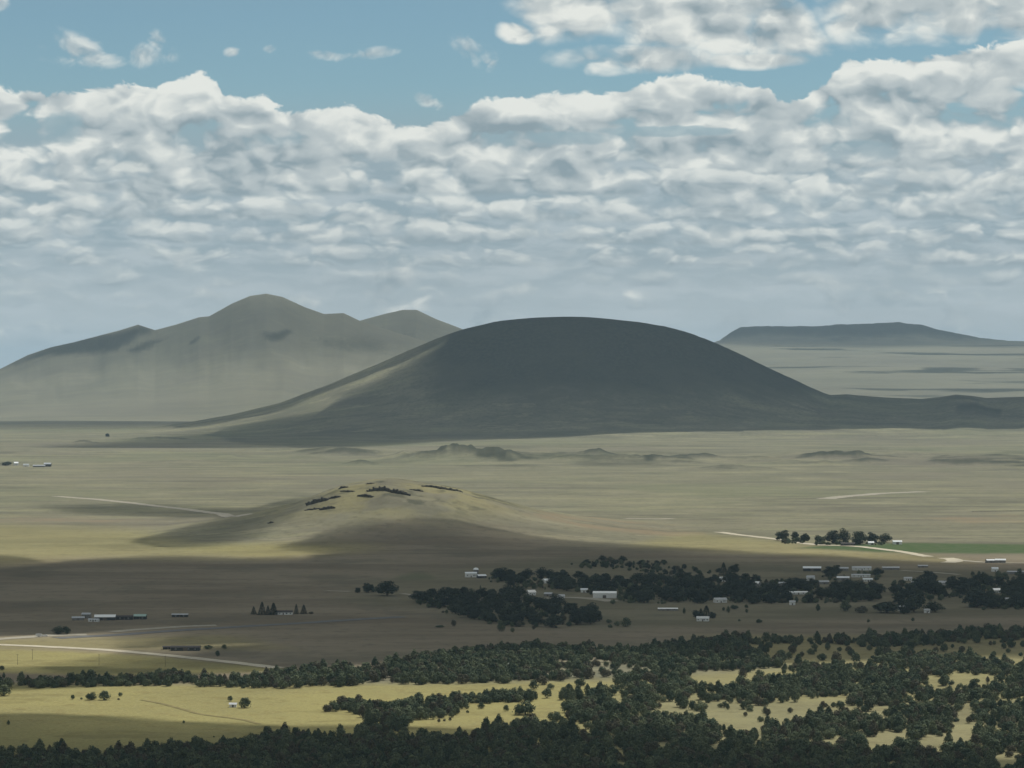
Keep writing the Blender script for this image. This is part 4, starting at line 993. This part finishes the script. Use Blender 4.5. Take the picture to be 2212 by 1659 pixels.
# ================================================================ buildings
WHITE_ROOF = plain('white_metal_roof', (0.90, 0.92, 0.90), 0.28, 0.03, 0.4, 0.9)
GREY_ROOF = plain('grey_metal_roof', (0.50, 0.52, 0.53), 0.45, 0.08, 0.4, 0.5)
GREEN_ROOF = plain('pale_green_roof', (0.38, 0.52, 0.45), 0.5, 0.08, 0.4, 0.4)
DARK_ROOF = plain('dark_shingle_roof', (0.075, 0.070, 0.068), 0.9, 0.2, 0.8)
WHITE_W = plain('white_siding', (0.80, 0.80, 0.76), 0.7, 0.05, 0.5)
GREY_W = plain('weathered_boards', (0.24, 0.23, 0.21), 0.85, 0.2, 0.8)
DARK_W = plain('dark_boards', (0.060, 0.062, 0.060), 0.9, 0.2, 0.8)
GLASS = plain('window_glass', (0.03, 0.035, 0.04), 0.15, 0.1, 1.0)
DOORM = plain('door_paint', (0.14, 0.12, 0.10), 0.7, 0.1, 1.0)
def building(X, Y, w, d, h, rh, wall, roof, rot, label, cat='building', kind='farm_building', grp=None, wins=3, door=True, big=False, chim=False):
    """gabled building, ridge along its length w; w in readings, rest in metres"""
    x, y = at(X, Y); W = w * K * y if w > 0 else -w
    e = bpy.data.objects.new(kind, None); e.location = (x, y + d / 2, float(sheet_z(x, y + d / 2)[0]) - 0.1); e.rotation_euler = (0, 0, R(rot)); scene.collection.objects.link(e)
    tag(e, label, cat, grp)
    a, b = W / 2, d / 2; m = MB()
    n = 0
    m.v = [(-a, -b, -0.6), (a, -b, -0.6), (a, b, -0.6), (-a, b, -0.6), (-a, -b, h), (a, -b, h), (a, b, h), (-a, b, h), (-a, 0, h + rh), (a, 0, h + rh)]
    m.f = [(0, 1, 5, 4), (2, 3, 7, 6), (1, 2, 6, 9, 5), (3, 0, 4, 8, 7)]
    m.build('wall', wall, e)
    q = MB(); ov = 0.5; s = rh / b; zt = 0.12
    for sg in (-1, 1):
        y0, y1 = sg * (b + ov), 0.0; z0, z1 = h - s * ov + 0.06, h + rh + 0.06
        p = [(-a - ov, y0, z0), (a + ov, y0, z0), (a + ov, y1, z1), (-a - ov, y1, z1)]
        k = len(q.v); q.v += p + [(u, v_, z_ + zt) for u, v_, z_ in p]
        q.f += [(k, k + 3, k + 2, k + 1), (k + 4, k + 5, k + 6, k + 7), (k, k + 1, k + 5, k + 4), (k + 1, k + 2, k + 6, k + 5), (k + 3, k, k + 4, k + 7)]
    rf = q.build('roof', roof, e)
    if chim: c_ = MB(); c_.box(a * 0.3, a * 0.3 + 0.8, 0.4, 1.2, h + rh * 0.5, h + rh + 1.0); c_.build('chimney', GREY_W, rf)
    if door:
        g_ = MB(); dw = (2.0 if big else 0.6); g_.box(-dw, dw, -b - 0.08, -b + 0.02, -0.1, (3.4 if big else 2.1)); g_.build('door', DOORM, e)
    for i in range(wins):
        u = -a + (i + 0.5) * W / wins
        if door and abs(u) < (3.2 if big else 1.6): u += 3.0
        if abs(u) > a - 0.9: continue
        g_ = MB(); g_.box(u - 0.62, u + 0.62, -b - 0.05, -b + 0.02, h * 0.36, h * 0.36 + 1.3); fr = g_.build('window', WHITE_W, e)
        g_ = MB(); g_.box(u - 0.5, u + 0.5, -b - 0.075, -b - 0.052, h * 0.36 + 0.12, h * 0.36 + 1.18); g_.build('pane', GLASS, fr)
    return e
B = building
B(225, 1340, 44, 17, 3.4, 2.0, DARK_W, WHITE_ROOF, 4, 'barn with a large bright white roof, brightest building at lower left', 'barn', 'barn', wins=0, big=True)
B(268, 1339, 36, 9, 3.2, 1.2, DARK_W, DARK_ROOF, 2, 'long low dark shed joined to the right of the bright white-roofed barn', 'shed', 'shed', wins=2)
B(302, 1338, 26, 9, 3.4, 1.8, DARK_W, GREEN_ROOF, -3, 'shed with pale green roof at the right end of the left farm row', 'shed', 'shed', wins=1)
B(168, 1340, 26, 7, 2.6, 1.2, GREY_W, GREY_ROOF, 8, 'long low grey shed left of the bright white-roofed barn', 'shed', 'shed', wins=2)
B(186, 1336, 18, 7, 4.4, 1.4, GREY_W, GREY_ROOF, -6, 'taller pale grey building behind the low grey sheds at left', 'shed', 'shed', wins=2)
B(202, 1343, 22, 6, 2.2, 0.9, WHITE_W, GREY_ROOF, -10, 'small pale open-fronted shed just left of the white-roofed barn', 'shed', 'shed', wins=2)
B(388, 1333, 34, 8, 2.6, 0.8, DARK_W, GREY_ROOF, 0, 'very low dark shed alone between the left farm and the homestead conifers', 'shed', 'shed', wins=2)
B(612, 1328, 38, 8, 2.8, 1.6, WHITE_W, DARK_ROOF, 0, 'white homestead house with dark roof between the spruces', 'house', 'house', wins=5, chim=True)
B(400, 1406, 62, 12, 3.2, 1.2, DARK_W, DARK_ROOF, 0, 'long dark barn on the shaded plain above the cream road', 'barn', 'barn', wins=3, big=True)
B(362, 1403, 22, 8, 2.2, 0.8, DARK_W, DARK_ROOF, 5, 'small dark shed left of the long dark barn', 'shed', 'shed', wins=1)
B(1017, 1247, 24, 10, 5.0, 1.4, WHITE_W, WHITE_ROOF, 6, 'white-roofed farm house beside the domed silo', 'house', 'house', wins=3)
B(1040, 1249, 18, 8, 3.0, 1.6, DARK_W, WHITE_ROOF, 18, 'small white-roofed shed right of the domed silo', 'shed', 'shed', wins=1)
B(1147, 1286, 17, 9, 3.6, 2.4, WHITE_W, WHITE_ROOF, 20, 'small white house alone left of the village street', 'house', 'house', wins=2, chim=True)
B(1185, 1288, 16, 8, 2.8, 1.4, GREY_W, GREY_ROOF, -14, 'small grey shed at the left end of the village street', 'shed', 'shed', wins=2)
B(1212, 1293, 14, 7, 3.0, 1.6, WHITE_W, GREY_ROOF, 10, 'pale shed behind the three small street trees', 'shed', 'shed', wins=2)
B(1307, 1292, 50, 16, 5.6, 1.8, WHITE_W, WHITE_ROOF, -5, 'long white barn, biggest building of the village', 'barn', 'barn', wins=0, big=True)
B(1262, 1280, 14, 7, 3.4, 1.4, WHITE_W, WHITE_ROOF, -5, 'little white roof among the trees left of the long white barn', 'house', 'house', wins=1)
B(1180, 1260, 14, 8, 3.6, 1.8, WHITE_W, WHITE_ROOF, 30, 'white roof slanting among the trees above the village street', 'house', 'house', wins=2)
B(1443, 1319, 42, 8, 2.0, 0.8, GREY_W, WHITE_ROOF, 0, 'long flat white-roofed shed alone on the plain below the village', 'shed', 'shed', wins=3)
B(1519, 1342, 26, 9, 3.0, 1.8, WHITE_W, WHITE_ROOF, -6, 'low white house under the pointed pine on the shaded plain', 'house', 'house', wins=4)
B(1556, 1302, 26, 9, 3.6, 1.8, WHITE_W, GREY_ROOF, 12, 'white house half hidden at the front edge of the village trees', 'house', 'house', wins=3)
B(1562, 1256, 16, 8, 3.6, 2.0, WHITE_W, WHITE_ROOF, 8, 'white roof below the twin-spired conifer', 'house', 'house', wins=2)
B(1634, 1268, 16, 8, 4.4, 2.2, GREY_W, WHITE_ROOF, -30, 'pale gabled house deep in the village trees, left one', 'house', 'house', wins=2)
B(1692, 1266, 26, 9, 3.4, 1.4, GREY_W, GREY_ROOF, 6, 'grey-roofed house deep in the village trees, right one', 'house', 'house', wins=2)
B(1725, 1284, 40, 8, 2.4, 1.0, WHITE_W, WHITE_ROOF, 3, 'long thin white roof in the middle of the village trees', 'shed', 'shed', wins=2)
B(1712, 1307, 12, 7, 3.6, 1.2, WHITE_W, GREY_ROOF, 0, 'small white shed on the lower edge of the village', 'shed', 'shed', wins=1)
B(1755, 1234, 38, 13, 4.0, 2.0, DARK_W, WHITE_ROOF, -4, 'long white roof at the back of the village, leftmost of the back row', 'barn', 'barn', wins=0, big=True)
B(1820, 1233, 26, 9, 3.2, 1.4, GREY_W, GREY_ROOF, -4, 'pale grey roof at the back of the village, second of the back row', 'building', 'barn', wins=0)
B(1862, 1232, 40, 10, 3.4, 1.6, WHITE_W, GREY_ROOF, 2, 'long pale building at the back of the village, third of the back row', 'building', 'barn', wins=3)
B(1925, 1231, 36, 10, 2.8, 1.2, GREY_W, GREY_ROOF, 0, 'long low grey building at the right end of the village back row', 'building', 'barn', wins=2)
B(1860, 1247, 40, 8, 3.0, 1.0, WHITE_W, GREY_ROOF, 0, 'pale building with many sections behind the village trees', 'building', 'shed', wins=4)
B(1822, 1254, 26, 9, 3.4, 1.6, GREY_W, WHITE_ROOF, -6, 'bright white roof between dark trees, nearest of the back cluster', 'house', 'house', wins=2)
B(1875, 1256, 20, 7, 2.6, 1.2, WHITE_W, WHITE_ROOF, 2, 'bright low white shed right of the nearest white roof', 'shed', 'shed', wins=2)
B(1780, 1262, 20, 8, 3.0, 1.4, GREY_W, GREY_ROOF, 8, 'grey roof in the green gap of the village', 'shed', 'shed', wins=2)
B(1752, 1254, 16, 8, 4.0, 2.0, WHITE_W, GREY_ROOF, -20, 'pale house at the left of the green gap in the village', 'house', 'house', wins=2)
B(1962, 1254, 16, 7, 2.8, 1.4, WHITE_W, GREY_ROOF, 4, 'small white house right of the back cluster', 'house', 'house', wins=2)
B(1976, 1262, 14, 6, 2.4, 1.0, GREY_W, GREY_ROOF, 4, 'tiny grey shed right of the back cluster', 'shed', 'shed', wins=1)
B(2038, 1264, 18, 8, 3.0, 2.0, WHITE_W, GREY_ROOF, -25, 'gabled pale house half hidden by a domed tree', 'house', 'house', wins=2)
B(1950, 1320, 14, 8, 3.6, 2.2, WHITE_W, GREY_ROOF, 16, 'small white house among the right-hand row of trees', 'house', 'house', wins=2)
B(2003, 1324, 12, 7, 3.0, 1.2, WHITE_W, GREY_ROOF, 0, 'pale shed right of the biggest tree of the right-hand row', 'shed', 'shed', wins=2)
B(2150, 1235, 13, 9, 4.0, 1.6, WHITE_W, WHITE_ROOF, 0, 'bright white box-shaped building near the right edge', 'building', 'building', wins=1)
B(2140, 1216, 18, 9, 3.4, 1.4, GREY_W, GREY_ROOF, 10, 'grey farm shed beside the far road near the right edge, left one', 'shed', 'shed', wins=2)
B(2162, 1216, 22, 8, 3.8, 1.6, GREY_W, WHITE_ROOF, -6, 'pale farm building beside the far road near the right edge, right one', 'shed', 'shed', wins=2)
B(1994, 1226, 20, 8, 2.4, 0.8, GREY_W, GREY_ROOF, 0, 'low grey shed by itself left of the pale road fork', 'shed', 'shed', wins=1)
B(2195, 1240, 36, 9, 2.8, 1.0, GREY_W, GREY_ROOF, 0, 'long low building cut by the right edge of the photo', 'building', 'shed', wins=3)
B(2152, 1281, 18, 8, 3.4, 2.0, WHITE_W, WHITE_ROOF, 14, 'white house deep in the trees at the right end of the village', 'house', 'house', wins=2)
B(2170, 1300, 26, 9, 2.8, 1.6, GREY_W, GREY_ROOF, -4, 'grey-roofed house between the trees near the right edge', 'house', 'house', wins=2)
B(1939, 1176, 19, 10, 4.0, 1.8, WHITE_W, WHITE_ROOF, 0, 'bright white barn at the right end of the farm tree row', 'barn', 'barn', wins=0, big=True)
B(1882, 1177, 12, 8, 3.4, 1.6, WHITE_W, WHITE_ROOF, 0, 'small white roof in the gap of the farm tree row', 'house', 'house', wins=1)
B(1832, 1179, 30, 9, 3.2, 1.6, DARK_W, DARK_ROOF, 0, 'dark farm house under the tall farm trees', 'house', 'house', wins=3)
B(503, 1528, 15, 4, 2.4, 1.0, WHITE_W, GREY_ROOF, 0, 'small white shed under the round dark bush in the yellow pasture', 'shed', 'shed', wins=1)
B(102, 1008, 15, 16, 7, 3.5, DARK_W, WHITE_ROOF, 0, 'far white-roofed barn at the right of the distant ranch', 'barn', 'barn', wins=0, big=True)
B(84, 1009, 26, 11, 4, 2.0, GREY_W, WHITE_ROOF, 2, 'long low white-roofed shed left of the far barn', 'shed', 'shed', wins=0)
B(56, 1008, 12, 10, 5, 2.5, WHITE_W, WHITE_ROOF, 0, 'small far white house, middle of the distant ranch', 'house', 'house', wins=0)
B(34, 1005, 9, 10, 6, 3.0, WHITE_W, WHITE_ROOF, 20, 'small far white house among dark trees, leftmost of the distant ranch', 'house', 'house', wins=0)

# silo with a domed cap beside the white-roofed farm house
x, y = at(1028, 1246)
e = bpy.data.objects.new('silo', None); e.location = (x, y + 14, float(sheet_z(x, y + 14)[0])); scene.collection.objects.link(e)
tag(e, 'round white silo with a domed cap behind the white-roofed farm house', 'silo')
m = MB(); m.lathe([(3.2, -0.5), (3.2, 8.2)], 20); m.build('barrel', GREY_W, e)
m = MB(); m.lathe([(3.5, 8.2)] + [(3.5 * math.cos(a), 8.2 + 2.6 * math.sin(a)) for a in np.linspace(0.05, 1.5, 7)], 20); m.build('dome', WHITE_ROOF, e)
m = MB()
for k in range(3): m.lathe([(3.22, 1.5 + 2.2 * k), (3.3, 1.5 + 2.2 * k), (3.3, 1.8 + 2.2 * k), (3.22, 1.8 + 2.2 * k)], 20)
m.build('hoop', DARK_ROOF, e)

# vehicles by the road at left
CARP = plain('white_car_paint', (0.75, 0.76, 0.76), 0.3, 0.03, 1.0); TYRE = plain('tyre_rubber', (0.02, 0.02, 0.02), 0.9, 0.1, 5.0)
def wheelset(e, xs, w, r_=0.4):
    for u in xs:
        for sg in (-1, 1):
            m = MB(); m.tube((u, sg * w - 0.12, r_), (u, sg * w + 0.12, r_), r_, r_, 14); wl = m.build('wheel', TYRE, e)
            m = MB(); m.tube((u, sg * w - 0.13, r_), (u, sg * w + 0.13, r_), r_ * 0.55, r_ * 0.55, 10); m.build('rim', GREY_ROOF, wl)
def prism(prof, hw):
    """side outline (x, z) extruded across the width"""
    m = MB(); n = len(prof); m.v = [(x_, -hw, z_) for x_, z_ in prof] + [(x_, hw, z_) for x_, z_ in prof]
    m.f = [tuple(range(n)), tuple(range(2 * n - 1, n - 1, -1))] + [(i, i + n, (i + 1) % n + n, (i + 1) % n) for i in range(n)]
    return m
x, y = at(97, 1375)
e = bpy.data.objects.new('pickup_truck', None); e.location = (x, y, float(sheet_z(x, y)[0]) + 0.3); e.rotation_euler = (0, 0, R(6)); scene.collection.objects.link(e)
tag(e, 'white pickup truck on the pale road at left, right one of two vehicles', 'truck')
prism([(-2.8, 0.45), (2.8, 0.45), (2.85, 1.0), (1.5, 1.15), (0.9, 1.85), (-0.5, 1.88), (-0.8, 1.15), (-2.8, 1.15)], 0.95).build('body', CARP, e)
prism([(1.36, 1.20), (0.86, 1.74), (-0.42, 1.76), (-0.62, 1.20)], 0.965).build('window', GLASS, e)
wheelset(e, (-1.8, 1.8), 0.86)
x, y = at(84, 1376)
e = bpy.data.objects.new('stock_trailer', None); e.location = (x, y, float(sheet_z(x, y)[0]) + 0.3); e.rotation_euler = (0, 0, R(6)); scene.collection.objects.link(e)
tag(e, 'white stock trailer on the pale road at left, behind the pickup', 'trailer')
prism([(-3.0, 0.6), (2.8, 0.6), (3.0, 0.9), (2.8, 2.5), (2.5, 2.65), (-2.8, 2.65), (-3.0, 2.5)], 1.0).build('body', CARP, e)
prism([(-2.6, 1.6), (2.4, 1.6), (2.4, 2.1), (-2.6, 2.1)], 1.01).build('vent_slot', GLASS, e)
wheelset(e, (-0.6, 0.4), 0.95); m = MB(); m.tube((2.9, 0, 0.6), (4.3, 0, 0.55), 0.06, 0.06); m.build('hitch', DARK_W, e)

# utility poles along the cream road
WOODP = plain('pole_wood', (0.10, 0.085, 0.07), 0.9, 0.1, 2.0)
PW = [(70, 1425, 'utility pole in the sunlit grass under the cream road, second from the left'), (38, 1436, 'utility pole in the sunlit grass under the cream road, leftmost'), (214, 1436, 'utility pole in the grass above the left tree strip, third from the left'), (357, 1440, 'utility pole in the grass just above the tree strip, fourth from the left')]
for X, Y, lab in PW:
    x, y = at(X, Y)
    e = bpy.data.objects.new('utility_pole', None); e.location = (x, y, float(sheet_z(x, y)[0])); scene.collection.objects.link(e); tag(e, lab, 'utility pole', 'utility poles beside the cream road')
    m = MB(); m.tube((0, 0, -0.5), (0, 0, 9.5), 0.16, 0.11, 9); m.build('pole', WOODP, e)
    m = MB(); m.box(-1.1, 1.1, -0.06, 0.06, 8.7, 8.85); ca = m.build('crossarm', WOODP, e)
    for u in (-0.95, 0, 0.95):
        m = MB(); m.tube((u, 0, 8.85), (u, 0, 9.05), 0.05, 0.03, 6); m.build('insulator', GLASS, ca)

# fence line far out on the plain at right
FP = ground_at(np.linspace(2100, 2215, 40), np.linspace(1106, 1104, 40))
e = bpy.data.objects.new('fence', None); e.location = tuple(FP[0]); scene.collection.objects.link(e); tag(e, 'dotted dark fence line far out on the plain near the right edge', 'fence')
for p in FP:
    d_ = Vector(p) - Vector(FP[0]); m = MB(); m.box(d_.x - 0.35, d_.x + 0.35, d_.y - 0.3, d_.y + 0.3, d_.z - 0.3, d_.z + 1.9); m.build('post', DARK_W, e)
m = MB()
for p, q in zip(FP[:-1], FP[1:]):
    for hh in (0.6, 1.2): a_ = Vector(p) - Vector(FP[0]); b_ = Vector(q) - Vector(FP[0]); m.tube(a_ + Vector((0, 0, hh)), b_ + Vector((0, 0, hh)), 0.03, 0.03, 4, False)
m.build('wire', DARK_W, e)

# ================================================================ dark lava ledges on the near mound
import bmesh
ROCK = plain('dark_basalt', (0.082, 0.077, 0.064), 0.95, 0.35, 0.6)
def ledge(X, Y, w, h, tilt, bend, label, seed):
    """a broken rock ledge w long, h high in readings; tilt/bend follow the contour of the slope"""
    m = bmesh.new(); r_ = np.random.default_rng(seed); x, y = at(X, Y); W = w * K * y; H = h * K * y * 1.15
    n = max(5, int(W / 3.2))
    for i in range(n):
        u = (i + 0.5) / n - 0.5 + r_.normal() * 0.01; s = (1 - (2 * u) ** 2) * 0.6 + 0.4
        bb = bmesh.ops.create_icosphere(m, subdivisions=2, radius=1.0)['verts']
        hx, hy, hz = W / n * (0.95 + 0.5 * r_.random()), 2.2 + 1.5 * r_.random(), H * s * (0.40 + 0.35 * r_.random())
        px_ = u * W; py_ = -u * W * tilt + bend * W * (u * u) * 4
        gz_ = float(relief(x + px_, y + py_)) - float(relief(x, y))
        a_ = r_.random() * 3
        for v in bb:
            c_ = v.co.copy(); k_ = 1 + 0.28 * math.sin(c_.x * 3.1 + a_) * math.cos(c_.z * 2.7 + a_ * 2) + 0.12 * r_.normal() * 0.6
            c_ = Vector((max(-0.8, min(0.8, c_.x)), max(-0.75, min(0.75, c_.y)), max(-0.8, min(0.7, c_.z)))) * k_
            v.co = Vector((px_ + c_.x * hx, py_ + c_.y * hy, gz_ + c_.z * hz + hz * 0.25))
    me_ = bpy.data.meshes.new('rock_ledge'); m.to_mesh(me_); m.free(); me_.materials.append(ROCK)
    tag(link('rock_ledge', me_, None, (x, y, float(sheet_z(x, y)[0]))), label, 'rock outcrop')
ledge(686, 1085, 46, 13, 0.35, 0, 'thick dark rock lobe on the left shoulder of the near mound', 1)
ledge(676, 1101, 32, 5, 0.0, 0, 'thin dark rock ledge below the thick lobe on the left shoulder', 2)
ledge(706, 1100, 34, 9, 0.5, 0.1, 'curved dark ledge just right of the thin one on the left shoulder', 3)
ledge(742, 1054, 18, 6, 0.5, 0, 'small dark rock on the skyline of the mound, left of the top', 4)
ledge(752, 1062, 30, 5, 0.6, 0, 'slanting rock streak under the small skyline rock', 5)
ledge(790, 1072, 34, 8, 0.7, 0, 'dark slanting ledge at the lower left end of the long upper ledge', 6)
ledge(840, 1062, 92, 12, 0.45, -0.03, 'longest dark curving ledge near the top of the mound', 7)
ledge(900, 1060, 26, 5, 0.0, 0, 'thin broken rocks joining the long ledge to the right ones', 8)
ledge(942, 1054, 60, 6, -0.05, 0, 'flat dark ledge on the right of the mound top, upper of two', 9)
ledge(972, 1059, 50, 6, -0.1, 0, 'flat dark ledge on the right of the mound top, lower of two', 10)
ledge(722, 1075, 22, 5, 0.3, 0, 'small dark rock right above the thick lobe', 11)
ledge(800, 1045, 16, 3, 0.3, 0, 'faint rock speck on the mound skyline near its top', 12)
ledge(585, 1130, 12, 5, 0.0, 0, 'small grey rock low on the left flank of the mound', 13)

# ================================================================ the air: one box of thin even haze
hz = MB(); hz.box(-70000, 70000, -3000, 95000, -60, 860)
hm = bpy.data.materials.new('haze_air'); hm.use_nodes = True; ht = hm.node_tree; ht.nodes.clear()
pv = ht.nodes.new('ShaderNodeVolumePrincipled'); pv.inputs['Color'].default_value = (0.56, 0.78, 1.0, 1)
pv.inputs['Density'].default_value = 0.0000150; pv.inputs['Anisotropy'].default_value = 0.2
ho = ht.nodes.new('ShaderNodeOutputMaterial'); ht.links.new(pv.outputs[0], ho.inputs['Volume'])
tag(hz.build('haze', hm), kind='stuff')
